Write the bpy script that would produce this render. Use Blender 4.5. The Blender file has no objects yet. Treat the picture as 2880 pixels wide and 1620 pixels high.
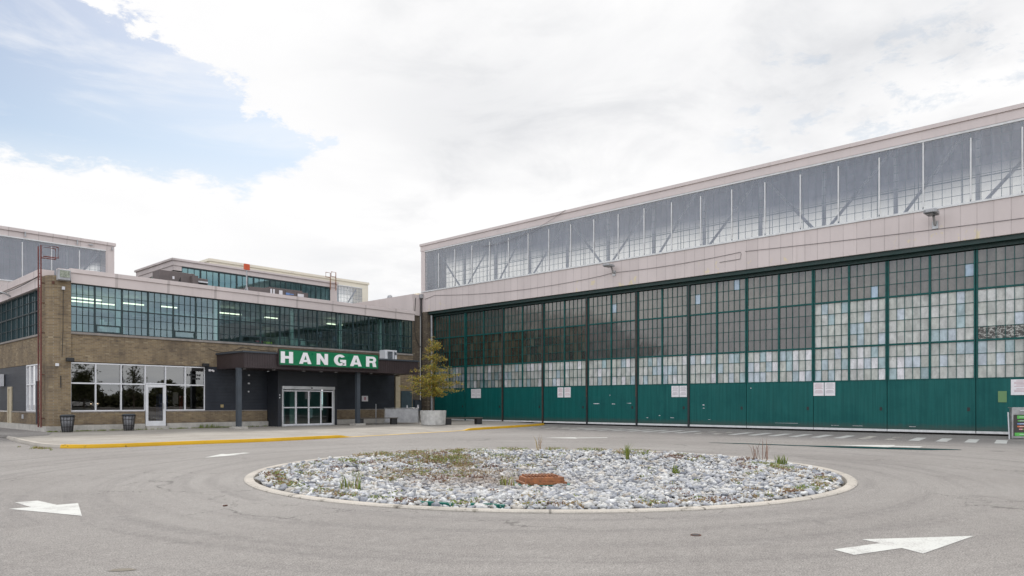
import bpy, bmesh, math, random
import numpy as np
from mathutils import Vector, Matrix
R = math.radians
random.seed(11); rng = np.random.default_rng(5)
scene = bpy.context.scene
C = scene.collection

# ------------------------------------------------------------------ camera
TH = R(42.24)                                   # heading of the camera from +X
cd = bpy.data.cameras.new('camera'); cam = bpy.data.objects.new('camera', cd); C.objects.link(cam)
cam.location = (0, 0, 1.6); cam.rotation_euler = (R(90), 0, TH - R(90))
cd.sensor_width = 36; cd.lens = 24.48; cd.shift_y = 0.1118; cd.clip_start = .1; cd.clip_end = 3000
scene.camera = cam

# ------------------------------------------------------------------ exposure
vs = scene.view_settings
vs.view_transform = 'Standard'; vs.look = 'None'; vs.gamma = 1; vs.exposure = 1.0; vs.use_curve_mapping = False
SUN_EL, SUN_AZ = 48, 55                         # degrees, azimuth counted from +X towards +Y

# ------------------------------------------------------------------ node helper
class NT:
    def __init__(s, tree): s.t = tree; s.n = tree.nodes; s.l = tree.links; s.n.clear()
    def new(s, typ, **kw):
        n = s.n.new(typ)
        for k, v in kw.items(): setattr(n, k, v)
        return n
    def set(s, sock, v):
        if v is None: return
        if isinstance(v, bpy.types.NodeSocket): s.l.new(v, sock)
        else: sock.default_value = v
    def m(s, op, a, b=None, c=None, clamp=False):
        n = s.new('ShaderNodeMath', operation=op, use_clamp=clamp)
        for i, v in enumerate((a, b, c)): s.set(n.inputs[i], v)
        return n.outputs[0]
    def vm(s, op, a, b=None):
        n = s.new('ShaderNodeVectorMath', operation=op); s.set(n.inputs[0], a); s.set(n.inputs[1], b)
        return n.outputs[0]
    def sep(s, v): n = s.new('ShaderNodeSeparateXYZ'); s.set(n.inputs[0], v); return n.outputs
    def comb(s, x, y, z):
        n = s.new('ShaderNodeCombineXYZ')
        for i, v in enumerate((x, y, z)): s.set(n.inputs[i], v)
        return n.outputs[0]
    def noise(s, vec, scale, detail=4, rough=.55, dist=0, col=False):
        n = s.new('ShaderNodeTexNoise'); s.set(n.inputs['Vector'], vec)
        n.inputs['Scale'].default_value = scale; n.inputs['Detail'].default_value = detail
        n.inputs['Roughness'].default_value = rough; n.inputs['Distortion'].default_value = dist
        return n.outputs[1 if col else 0]
    def ss(s, v, a, b, lo=0., hi=1.):
        n = s.new('ShaderNodeMapRange', interpolation_type='SMOOTHSTEP'); s.set(n.inputs[0], v)
        for i, x in enumerate((a, b, lo, hi)): s.set(n.inputs[i + 1], x)
        return n.outputs[0]
    def mix(s, f, a, b, mode='MIX'):
        n = s.new('ShaderNodeMix', data_type='RGBA', blend_type=mode); s.set(n.inputs[0], f)
        s.set(n.inputs[6], c4(a)); s.set(n.inputs[7], c4(b)); return n.outputs[2]
    def pos(s): return s.new('ShaderNodeNewGeometry').outputs['Position']
    def mapv(s, v, sc): return s.vm('MULTIPLY', v, sc)
def c4(c):
    if isinstance(c, bpy.types.NodeSocket): return c
    return (c[0], c[1], c[2], 1)

# ------------------------------------------------------------------ world: Nishita sky + a broken cloud deck
world = bpy.data.worlds.new('World'); scene.world = world; world.use_nodes = True
w = NT(world.node_tree)
sky = w.new('ShaderNodeTexSky', sky_type='NISHITA'); sky.sun_disc = False
sky.sun_elevation = R(SUN_EL); sky.sun_rotation = R(90 - SUN_AZ); sky.air_density = 1; sky.dust_density = 1.5
dirv = w.new('ShaderNodeTexCoord').outputs['Generated']
dx, dy, dz = w.sep(dirv)
ct, st = math.cos(TH), math.sin(TH)
fr = w.m('ADD', w.m('MULTIPLY', dx, ct), w.m('MULTIPLY', dy, st))
rt = w.m('SUBTRACT', w.m('MULTIPLY', dx, st), w.m('MULTIPLY', dy, ct))
az = w.m('MULTIPLY', w.m('ARCTAN2', rt, fr), 57.2958)
el = w.m('MULTIPLY', w.m('ARCSINE', dz), 57.2958)
zz = w.m('ADD', w.m('MAXIMUM', dz, 0.), .22)
P = w.comb(w.m('DIVIDE', rt, zz), w.m('DIVIDE', fr, zz), w.m('MULTIPLY', dz, 2.))
nA = w.noise(P, 1.1, 7, .55, .3); nB = w.noise(P, 9., 9, .68, .2); nC = w.noise(P, 2.6, 7, .6, .5)
nD = w.noise(w.comb(w.m('MULTIPLY', az, .03), w.m('MULTIPLY', el, .16), 0.), 1.6, 6, .6, .8)
nAc = w.m('SUBTRACT', nA, .5); nBc = w.m('SUBTRACT', nB, .5)
wob = w.m('ADD', w.m('MULTIPLY', nAc, 2.5), w.m('MULTIPLY', nBc, 10.))
e1 = w.m('ADD', w.m('SUBTRACT', w.m('MULTIPLY_ADD', az, -.465, 12.7), el), wob)
low = w.m('MAXIMUM', 15.9, w.m('MULTIPLY_ADD', az, .55, 27.4))
e2 = w.m('ADD', w.m('SUBTRACT', el, low), w.m('MULTIPLY', nBc, 5.))
blue = w.m('MULTIPLY', w.ss(e1, -.1, .9), w.ss(e2, -.3, .8))
blue = w.m('MULTIPLY', blue, w.ss(az, -90, -60, 0., 1.))
# thin wisps inside the blue
wisp = w.m('MULTIPLY', w.ss(nD, .45, .75), .75)
lowwisp = w.ss(el, 15.5, 18.5, .3, 0.)
blue = w.m('MULTIPLY', blue, w.m('SUBTRACT', 1., w.m('MAXIMUM', w.m('MULTIPLY', wisp, .8), lowwisp)))
# small blue rents to the right
rent = w.m('MULTIPLY', w.ss(az, 15, 21), w.m('MULTIPLY', w.ss(el, 15.5, 18.5), w.ss(el, 27, 24.)))
rent = w.m('MULTIPLY', w.m('MULTIPLY', rent, w.ss(nB, .52, .64)), .30)
blue = w.m('MAXIMUM', blue, rent)
nish = w.mix(1., sky.outputs[0], (.05, .05, .05), 'MULTIPLY')
deep = w.ss(w.m('SUBTRACT', el, w.m('MULTIPLY', az, .35)), 26, 38)
bcol = w.mix(1., nish, w.mix(deep, (.035, .055, .045), (-.015, .01, .01)), 'ADD')
# cloud brightness: grey bellies
g1 = w.ss(nA, .47, .70); g2 = w.ss(nC, .46, .70)
grey = w.m('MULTIPLY', w.m('MULTIPLY_ADD', g2, .6, w.m('MULTIPLY', g1, .7)), w.ss(az, -20, -3, .15, 1.))
ccol = w.mix(w.m('MULTIPLY', grey, .62, clamp=True), (.507, .505, .506), (.33, .338, .355))
hz_l = w.m('MULTIPLY', w.ss(nD, .50, .68), w.m('MULTIPLY', w.ss(el, 12.5, 9.5), w.ss(az, -30, -22)))
ccol = w.mix(w.m('MULTIPLY', hz_l, .5), ccol, (.38, .395, .42))
front = w.mix(blue, ccol, bcol)
# the sky behind the viewer: bluer grey decks, a bright strip near the horizon
bn = w.noise(P, 1.6, 6, .55, .4)
back = w.mix(w.ss(bn, .38, .66), (.42, .49, .60), (1.15, 1.13, 1.1))
back = w.mix(w.ss(el, 2., 13., .85, 0.), back, (.80, .81, .82))
back = w.mix(w.ss(el, 45, 75), back, (.80, .80, .81))
skyc = w.mix(w.ss(fr, -.15, .2), back, front)
skyc = w.mix(w.ss(dz, -.02, 0.), (.16, .155, .15), skyc)
bg = w.new('ShaderNodeBackground'); w.set(bg.inputs[0], skyc); bg.inputs[1].default_value = 1.0
wo = w.new('ShaderNodeOutputWorld'); w.l.new(bg.outputs[0], wo.inputs[0])

# ------------------------------------------------------------------ sun (behind thin cloud)
sl = bpy.data.lights.new('sun', 'SUN'); sl.energy = 1.1; sl.angle = R(14); sl.color = (1, .96, .9)
so = bpy.data.objects.new('sun', sl); C.objects.link(so)
sd = Vector((math.cos(R(SUN_EL)) * math.cos(R(SUN_AZ)), math.cos(R(SUN_EL)) * math.sin(R(SUN_AZ)), math.sin(R(SUN_EL))))
so.rotation_euler = sd.to_track_quat('Z', 'Y').to_euler()

# ------------------------------------------------------------------ materials
MATS = {}
def principled(nt, col, rough=.7, metal=0, spec=.5, bump=None, bstr=.3, bdist=.01, emis=None, estr=0):
    b = nt.new('ShaderNodeBsdfPrincipled')
    nt.set(b.inputs['Base Color'], c4(col)); nt.set(b.inputs['Roughness'], rough); nt.set(b.inputs['Metallic'], metal)
    nt.set(b.inputs['Specular IOR Level'], spec)
    if emis: nt.set(b.inputs['Emission Color'], c4(emis)); b.inputs['Emission Strength'].default_value = estr
    if bump is not None:
        bn = nt.new('ShaderNodeBump'); bn.inputs['Strength'].default_value = bstr; bn.inputs['Distance'].default_value = bdist
        nt.set(bn.inputs['Height'], bump); nt.l.new(bn.outputs[0], b.inputs['Normal'])
    o = nt.new('ShaderNodeOutputMaterial'); nt.l.new(b.outputs[0], o.inputs[0]); return b
def getmat(name):
    if name not in MATS: m = bpy.data.materials.new(name); m.use_nodes = True; MATS[name] = m
    return MATS[name]
def newmat(name):
    m = getmat(name); return m, NT(m.node_tree)
def plain(name, col, rough=.6, metal=0, var=.12, scale=3., spec=.5, dirt=None, dscale=.8, damt=.5):
    m, n = newmat(name); p = n.pos()
    v = n.noise(p, scale, 5); v2 = n.noise(p, scale * 9, 3)
    f = n.m('ADD', n.m('MULTIPLY', v, .65), n.m('MULTIPLY', v2, .35))
    dk = tuple(c * (1 - var * 1.6) for c in col); lt = tuple(min(1, c * (1 + var * 1.6)) for c in col)
    colr = n.mix(n.ss(f, .3, .7), dk, lt)
    if dirt:
        d = n.noise(n.mapv(p, (1, 1, .25)), dscale, 6, .65)
        colr = n.mix(n.m('MULTIPLY', n.ss(d, .5, .75), damt), colr, dirt)
    principled(n, colr, n.ss(v, .3, .7, max(.03, rough - .08), min(1, rough + .08)), metal, spec)
    return m
plain('dark_steel', (.018, .02, .022), .45)
plain('black_plastic', (.012, .012, .013), .5)
plain('window_frame_dark', (.012, .032, .036), .4)
plain('door_green', (.0008, .088, .082), .5, spec=.22, var=.18, scale=.7, dirt=(.010, .095, .088), dscale=2.5, damt=.3)
plain('frame_green', (.002, .070, .064), .5, spec=.3, var=.2)
plain('header_green', (.006, .03, .026), .5, var=.2)
plain('rust', (.10, .045, .03), .8, var=.35, scale=6)
plain('rust_orange', (.25, .098, .04), .75, var=.3, scale=9, dirt=(.14, .05, .03), dscale=5, damt=.8)
plain('red_oxide', (.13, .032, .026), .6, var=.2)
plain('white_paint', (.62, .62, .62), .5, var=.08, dirt=(.4, .38, .35), dscale=3, damt=.4)
plain('aluminium', (.62, .62, .63), .35, .6, var=.06)
plain('alu_white', (.62, .62, .64), .4, 0, var=.05)
plain('steel', (.42, .42, .42), .38, .8, var=.1)
plain('galvanised', (.36, .36, .37), .5, .35, var=.15)
plain('siding_dark', (.017, .020, .027), .55, var=.15)
plain('post_grey', (.045, .055, .068), .5, var=.12)
plain('door_slate', (.035, .058, .07), .5, var=.12)
plain('hvac_brown', (.13, .105, .10), .6, var=.12)
plain('louvre_black', (.02, .018, .018), .7)
plain('orange_panel', (.55, .09, .03), .5, var=.1)
plain('cream_board', (.40, .34, .24), .6, var=.1)
plain('cream_far', (.80, .72, .56), .7, var=.05, scale=1, dirt=(.62, .57, .47), dscale=.8, damt=.5)
plain('roof_felt', (.10, .10, .10), .9)
plain('interior_wall', (.30, .36, .32), .8)
plain('interior_pale', (.55, .62, .55), .7)
plain('interior_dark', (.06, .055, .05), .8)
plain('interior_floor', (.10, .10, .09), .5)
plain('duct', (.35, .46, .46), .35, .4)
plain('truss', (.30, .32, .34), .6)
plain('concrete', (.42, .395, .36), .85, var=.12, scale=2.5, dirt=(.25, .24, .22), dscale=2.5, damt=.7)
plain('planter_concrete', (.46, .45, .43), .85, var=.12, scale=4, dirt=(.25, .24, .23), dscale=3, damt=.6)
plain('soil', (.05, .038, .025), .95, var=.3, scale=12)
plain('bark', (.09, .07, .055), .9, var=.3, scale=20)
plain('bench_wood', (.10, .085, .07), .7, var=.2, scale=8)
plain('letter_white', (.80, .78, .80), .4, var=.02)
plain('sign_green', (.0, .155, .06), .35, var=.05)
plain('paper_white', (.72, .69, .71), .6, var=.03)
plain('ink', (.36, .33, .35), .7)
plain('ink_red', (.45, .25, .27), .7)
plain('notice_green', (.13, .24, .10), .6, var=.05)
plain('mesh_green', (.0, .11, .085), .7)
plain('liner_grey', (.16, .16, .17), .45, var=.2)
plain('amber_plate', (.35, .27, .13), .5)
plain('sign_panel_dark', (.05, .045, .04), .5)
plain('sign_lime', (.10, .42, .08), .5); plain('sign_blue', (.15, .25, .5), .5); plain('sign_orange', (.6, .16, .06), .5); plain('sign_red', (.55, .08, .1), .5)
plain('red_item', (.5, .03, .05), .5); plain('yellow_item', (.6, .65, .05), .5)
plain('blue_item', (.02, .06, .25), .5)
plain('car_paint', (.55, .53, .5), .3, .2, var=.03); plain('tyre', (.02, .02, .02), .8); plain('car_glass', (.02, .025, .03), .1)
plain('sill_stone', (.24, .215, .195), .85, var=.15, scale=4)
plain('wire', (.16, .14, .14), .7)
plain('wire_dark', (.03, .03, .03), .7)
plain('asphalt_stain', (.16, .14, .11), .8)
plain('moss', (.06, .08, .02), .95, var=.4, scale=10)

def door_paint():
    m, n = newmat('door_green'); p = n.pos(); x, y, z = n.sep(p)
    a = n.noise(n.mapv(p, (1, 7, .22)), 1.1, 6, .65); b = n.noise(p, .8, 5, .6); d = n.noise(n.mapv(p, (1, 1, 1.5)), 5., 6, .7)
    col = n.mix(n.ss(a, .3, .72), (.0008, .074, .070), (.006, .108, .100))
    col = n.mix(n.m('MULTIPLY', n.ss(b, .45, .75), .5), col, (.001, .060, .062))
    low = n.m('MULTIPLY', n.ss(n.m('SUBTRACT', z, n.m('MULTIPLY', d, .5)), .35, .0), .6)
    col = n.mix(low, col, (.06, .065, .055))
    col = n.mix(n.m('MULTIPLY', n.ss(d, .66, .72), .45), col, (.07, .14, .13))
    principled(n, col, n.ss(b, .3, .7, .38, .6), 0, .25, b, .25, .05)
door_paint()
# pinkish-beige painted cladding with vertical sheet joints, stains and flaking cream undercoat
def cladding(name, axis, pitch, peel=True, col=(.60, .525, .505)):
    m, n = newmat(name); p = n.pos(); x, y, z = n.sep(p); a = y if axis == 'y' else x
    fl = n.m('FRACT', n.m('DIVIDE', n.m('ADD', a, 500.13), pitch))
    edge = n.m('MINIMUM', fl, n.m('SUBTRACT', 1., fl))
    seam = n.ss(edge, .018, .035, 1., 0.)
    cell = n.m('FLOOR', n.m('DIVIDE', n.m('ADD', a, 500.13), pitch))
    wn = n.new('ShaderNodeTexWhiteNoise', noise_dimensions='1D'); n.set(wn.inputs['W'], cell)
    tone = n.m('MULTIPLY_ADD', wn.outputs[0], .07, .965)
    big = n.noise(n.mapv(p, (1, 1, .35)), .6, 6, .6)
    colr = n.mix(n.ss(big, .35, .75), col, tuple(c * .90 for c in col))
    colr = n.mix(1., colr, n.comb(tone, tone, tone), 'MULTIPLY')
    streak = n.noise(n.mapv(p, (3.5, 3.5, .18)), 1.2, 5, .65)
    colr = n.mix(n.m('MULTIPLY', n.ss(streak, .55, .8), .28), colr, (.34, .29, .26))
    if peel:
        pl = n.noise(n.mapv(p, (1.6, 1.6, 1.2)), 1.3, 7, .68, .6); zone = n.noise(p, .16, 2)
        lowz = n.ss(z, 10.7, 9.5, 0., 1.)
        k = n.ss(n.m('ADD', pl, n.m('MULTIPLY', n.m('MULTIPLY', lowz, n.ss(zone, .42, .55)), .12)), .685, .71)
        colr = n.mix(n.m('MULTIPLY', k, .75), colr, (.66, .56, .34))
    colr = n.mix(n.m('MULTIPLY', n.m('MULTIPLY', seam, .45), n.ss(n.noise(p, .9, 3), .3, .6, .45, 1.)), colr, (.22, .19, .18))
    principled(n, colr, .6, 0, .35, n.m('SUBTRACT', 1., seam), .5, .01)
cladding('clad_hangar', 'y', .6667)
cladding('clad_terminal', 'x', 2.66, False)
cladding('clad_side', 'y', 2.66, False)
cladding('clad_plain', 'x', 40., False)
cladding('clad_left', 'x', 1.0, False)

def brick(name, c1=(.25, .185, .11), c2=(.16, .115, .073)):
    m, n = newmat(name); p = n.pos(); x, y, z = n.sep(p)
    v = n.comb(n.m('ADD', x, y), z, 0.)
    b = n.new('ShaderNodeTexBrick'); n.l.new(v, b.inputs['Vector']); b.inputs['Scale'].default_value = 1
    b.inputs['Brick Width'].default_value = .225; b.inputs['Row Height'].default_value = .078; b.inputs['Mortar Size'].default_value = .009
    b.inputs['Mortar Smooth'].default_value = .3; b.inputs['Bias'].default_value = -.1
    n.set(b.inputs['Color1'], c4(c1)); n.set(b.inputs['Color2'], c4(c2)); n.set(b.inputs['Mortar'], (.24, .21, .165, 1))
    # random very dark over-burnt bricks and worn rows
    row = n.m('FLOOR', n.m('DIVIDE', z, .078)); off = n.m('MULTIPLY', n.m('MODULO', row, 2.), .5)
    cel = n.comb(n.m('FLOOR', n.m('ADD', n.m('DIVIDE', n.m('ADD', x, y), .225), off)), row, 0.)
    wn = n.new('ShaderNodeTexWhiteNoise', noise_dimensions='2D'); n.l.new(cel, wn.inputs['Vector'])
    rowv = n.new('ShaderNodeTexWhiteNoise', noise_dimensions='1D'); n.l.new(row, rowv.inputs['W'])
    dk = n.ss(n.m('ADD', wn.outputs[0], n.m('MULTIPLY', n.ss(rowv.outputs[0], .86, .92), .3)), .97, 1.0)
    col = n.mix(n.m('MULTIPLY', dk, .38), b.outputs[0], (.045, .04, .038))
    pale = n.ss(wn.outputs[0], .06, .02)
    col = n.mix(n.m('MULTIPLY', pale, .5), col, (.36, .30, .2))
    g = n.noise(n.mapv(p, (1, 1, .55)), .7, 6, .65)
    col = n.mix(n.m('MULTIPLY', n.ss(g, .46, .68), .6), col, (.075, .06, .05))
    sk = n.noise(n.mapv(p, (5, 5, .3)), 1.1, 5, .65); col = n.mix(n.m('MULTIPLY', n.ss(sk, .52, .72), .4), col, (.07, .058, .05))
    g2 = n.noise(p, 1.7, 5, .6)
    col = n.mix(n.m('MULTIPLY', n.ss(g2, .55, .75), .35), col, (.30, .225, .12))
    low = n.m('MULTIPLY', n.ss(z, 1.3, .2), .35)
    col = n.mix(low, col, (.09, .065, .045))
    principled(n, col, .9, 0, .25, b.outputs[1], -.4, .006)
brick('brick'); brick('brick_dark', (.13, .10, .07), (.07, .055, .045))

def siding():
    m, n = newmat('siding_boards'); x, y, z = n.sep(n.pos())
    f = n.m('FRACT', n.m('DIVIDE', z, .2)); v = n.noise(n.pos(), 1.5, 5)
    col = n.mix(n.ss(v, .3, .7), (.017, .021, .030), (.026, .031, .042))
    col = n.mix(n.ss(f, .07, .02), col, (.006, .007, .01))
    principled(n, col, .5, 0, .4, f, .6, .02)
siding()
def canopy_m():
    m, n = newmat('canopy_brown'); x, y, z = n.sep(n.pos()); a = n.m('ADD', x, y)
    f = n.m('FRACT', n.m('DIVIDE', a, .15)); v = n.noise(n.pos(), .9, 4)
    col = n.mix(n.ss(v, .3, .7), (.034, .023, .024), (.046, .032, .034))
    col = n.mix(n.ss(f, .18, .06), col, (.016, .010, .010))
    principled(n, col, .45, 0, .4, n.ss(f, .06, .18), .8, .02)
canopy_m()

# asphalt: grain, worn lighter lanes, patches
def asphalt():
    m, n = newmat('asphalt'); p = n.pos(); x, y, z = n.sep(p)
    grain = n.noise(p, 60, 3, .7); grain2 = n.noise(p, 170, 2, .6); med = n.noise(p, 5, 5, .6); big = n.noise(p, .22, 5, .55)
    rx, ry = n.m('SUBTRACT', x, 12.95), n.m('SUBTRACT', y, 10.70)
    r = n.m('SQRT', n.m('ADD', n.m('MULTIPLY', rx, rx), n.m('MULTIPLY', ry, ry)))
    arc = n.noise(n.comb(n.m('MULTIPLY', r, 2.4), n.m('MULTIPLY', n.m('ARCTAN2', ry, rx), .9), 0.), 1., 4, .6)
    col = n.mix(n.ss(big, .3, .7), (.202, .186, .174), (.25, .233, .218))
    col = n.mix(n.m('MULTIPLY', n.ss(arc, .45, .68), .6), col, (.158, .145, .138))
    col = n.mix(n.m('MULTIPLY', n.ss(med, .42, .72), .34), col, (.285, .27, .25))
    g = n.m('ADD', n.m('MULTIPLY', grain, .6), n.m('MULTIPLY', grain2, .4))
    g3 = n.noise(p, 15, 4, .7); gm = n.ss(g3, .3, .7, .88, 1.12); col = n.mix(1., col, n.comb(gm, gm, gm), 'MULTIPLY')
    gv = n.ss(g, .32, .68, .42, 1.58)
    col = n.mix(1., col, n.comb(gv, gv, gv), 'MULTIPLY')
    st_ = n.noise(p, .9, 6, .6, 1.)
    col = n.mix(n.m('MULTIPLY', n.ss(st_, .60, .76), .42), col, (.11, .10, .095))
    # hairline cracks
    vo = n.new('ShaderNodeTexVoronoi', feature='DISTANCE_TO_EDGE'); vo.inputs['Scale'].default_value = .33
    wv = n.vm('ADD', p, n.vm('MULTIPLY', n.noise(p, 1.3, 4, .6, 0, True), (1.6, 1.6, 0)))
    n.l.new(wv, vo.inputs['Vector'])
    cr = n.m('MULTIPLY', n.ss(vo.outputs[0], .006, .002), n.ss(n.noise(p, .25, 2), .50, .56))
    col = n.mix(n.m('MULTIPLY', cr, .6), col, (.06, .055, .05))
    principled(n, col, .85, 0, .35, g, .5, .006)
asphalt()
def paving():
    m, n = newmat('paving'); p = n.pos(); x, y, z = n.sep(p)
    fx = n.m('FRACT', n.m('DIVIDE', x, 1.5)); fy = n.m('FRACT', n.m('DIVIDE', y, 1.5))
    j = n.m('MAXIMUM', n.ss(fx, .012, .004), n.ss(fy, .012, .004))
    big = n.noise(p, .5, 5, .6); g = n.noise(p, 45, 3, .7)
    col = n.mix(n.ss(big, .3, .7), (.27, .245, .215), (.345, .32, .285))
    gv = n.ss(g, .3, .7, .8, 1.2); col = n.mix(1., col, n.comb(gv, gv, gv), 'MULTIPLY')
    col = n.mix(n.m('MULTIPLY', j, .5), col, (.12, .11, .09))
    d = n.m('MULTIPLY', n.ss(y, 37.2, 38.2), n.ss(x, 18.3, 19.5))
    col = n.mix(n.m('MULTIPLY', n.ss(n.noise(p, 1.1, 5), .5, .75), .4), col, (.19, .17, .15))
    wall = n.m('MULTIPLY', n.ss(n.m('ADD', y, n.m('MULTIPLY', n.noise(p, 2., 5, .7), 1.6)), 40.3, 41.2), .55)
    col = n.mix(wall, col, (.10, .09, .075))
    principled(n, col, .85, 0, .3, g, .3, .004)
paving()
def kerbm(name, c, chip):
    m, n = newmat(name); p = n.pos(); v = n.noise(p, 2.2, 7, .7); b = n.noise(p, .8, 3)
    col = n.mix(n.ss(b, .3, .7), c, tuple(k * .82 for k in c))
    col = n.mix(n.ss(v, .62, .66), col, chip); principled(n, col, .7, 0, .3, v, .2, .01)
kerbm('kerb_yellow', (.66, .38, .018), (.10, .07, .03))
kerbm('kerb_yellow_worn', (.56, .38, .12), (.36, .33, .27))
kerbm('kerb_concrete', (.44, .40, .35), (.27, .24, .20))
def kerbring():
    m, n = newmat('kerb_ring'); p = n.pos(); x, y, z = n.sep(p)
    an = n.m('ARCTAN2', n.m('SUBTRACT', y, 10.70), n.m('SUBTRACT', x, 12.95))
    f = n.m('FRACT', n.m('MULTIPLY', an, 2.87)); j = n.ss(n.m('MINIMUM', f, n.m('SUBTRACT', 1., f)), .012, .004)
    v = n.noise(p, 3.5, 7, .7); b = n.noise(p, .7, 4, .6); g = n.noise(p, 60, 3, .7)
    col = n.mix(n.ss(b, .35, .65), (.46, .42, .37), (.37, .34, .30))
    col = n.mix(n.ss(v, .56, .66), col, (.20, .18, .15)); k = n.ss(g, .3, .7, .8, 1.2); col = n.mix(1., col, n.comb(k, k, k), 'MULTIPLY')
    col = n.mix(n.m('MULTIPLY', j, .7), col, (.08, .07, .06)); principled(n, col, .85, 0, .3, v, .4, .01)
kerbring()
def roadpaint():
    m, n = newmat('road_paint'); p = n.pos(); g = n.noise(p, 55, 3, .7); w2 = n.noise(p, 3, 5, .65)
    col = n.mix(n.ss(n.m('ADD', n.m('MULTIPLY', g, .5), n.m('MULTIPLY', w2, .5)), .47, .62), (.55, .55, .52), (.36, .345, .33))
    principled(n, col, .7, 0, .3)
    m, n = newmat('road_paint_worn'); p = n.pos(); w2 = n.noise(p, 2.2, 6, .7)
    col = n.mix(n.ss(w2, .46, .56), (.52, .50, .45), (.25, .22, .19)); principled(n, col, .75, 0, .3)
roadpaint()
def water():
    m, n = newmat('puddle_water'); b = principled(n, (.03, .03, .03), .04, 0, .6)
water()
def stone_mat():
    m, n = newmat('riprap'); p = n.pos(); at = n.new('ShaderNodeAttribute'); at.attribute_name = 'tint'
    v = n.noise(p, 22, 5, .65); k = n.ss(v, .3, .7, .72, 1.18)
    principled(n, n.mix(1., at.outputs['Color'], n.comb(k, k, k), 'MULTIPLY'), .85, 0, .3, v, .4, .01)
stone_mat()
def leafm(name, bias=1.):
    m, n = newmat(name); at = n.new('ShaderNodeAttribute'); at.attribute_name = 'tint'
    b = n.new('ShaderNodeBsdfPrincipled'); n.l.new(at.outputs['Color'], b.inputs['Base Color']); b.inputs['Roughness'].default_value = .6
    t = n.new('ShaderNodeBsdfTranslucent'); n.l.new(at.outputs['Color'], t.inputs[0])
    mx = n.new('ShaderNodeMixShader'); mx.inputs[0].default_value = .35; n.l.new(b.outputs[0], mx.inputs[1]); n.l.new(t.outputs[0], mx.inputs[2])
    o = n.new('ShaderNodeOutputMaterial'); n.l.new(mx.outputs[0], o.inputs[0])
leafm('leaf')

def glass(name, tint, k=1.8, rough=.02, add=.02, wav=.0, gcol=(1, 1, 1)):
    m, n = newmat(name)
    tr = n.new('ShaderNodeBsdfTransparent'); n.set(tr.inputs[0], c4(tint))
    gl = n.new('ShaderNodeBsdfGlossy'); gl.inputs['Roughness'].default_value = rough; gl.inputs[0].default_value = (*gcol, 1)
    if wav:
        bn = n.new('ShaderNodeBump'); bn.inputs['Strength'].default_value = wav; bn.inputs['Distance'].default_value = .02
        n.set(bn.inputs['Height'], n.noise(n.pos(), 1.6, 2)); n.l.new(bn.outputs[0], gl.inputs['Normal'])
    fz = n.new('ShaderNodeFresnel'); fz.inputs[0].default_value = 1.5
    f = n.m('MULTIPLY_ADD', fz.outputs[0], k, add, clamp=True)
    mx = n.new('ShaderNodeMixShader'); n.set(mx.inputs[0], f); n.l.new(tr.outputs[0], mx.inputs[1]); n.l.new(gl.outputs[0], mx.inputs[2])
    o = n.new('ShaderNodeOutputMaterial'); n.l.new(mx.outputs[0], o.inputs[0])
glass('glass_office', (.66, .90, .90), 3.0, .01, .04, .04, (.72, .92, 1.))
glass('glass_shop', (.50, .50, .47), 2.8, .01, .05, .02)
glass('glass_door', (.45, .62, .60), 1.4, .01, .02)

# dirty industrial panes: tint comes from a per-pane attribute
def panes(name, rough, gloss):
    m, n = newmat(name); at = n.new('ShaderNodeAttribute'); at.attribute_name = 'tint'; p = n.pos()
    v = n.noise(n.mapv(p, (1, 1, .6)), 3.2, 6, .65); k = n.ss(v, .3, .72, 1.12, .72)
    v2 = n.noise(p, 11, 4, .7)
    col = n.mix(1., at.outputs['Color'], n.comb(k, k, k), 'MULTIPLY')
    col = n.mix(n.m('MULTIPLY', n.ss(v2, .58, .7), .25), col, (.10, .095, .075))
    principled(n, col, rough, 0, gloss)
panes('pane_lower', .22, .5); panes('pane_dark', .10, 1.0)

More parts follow.
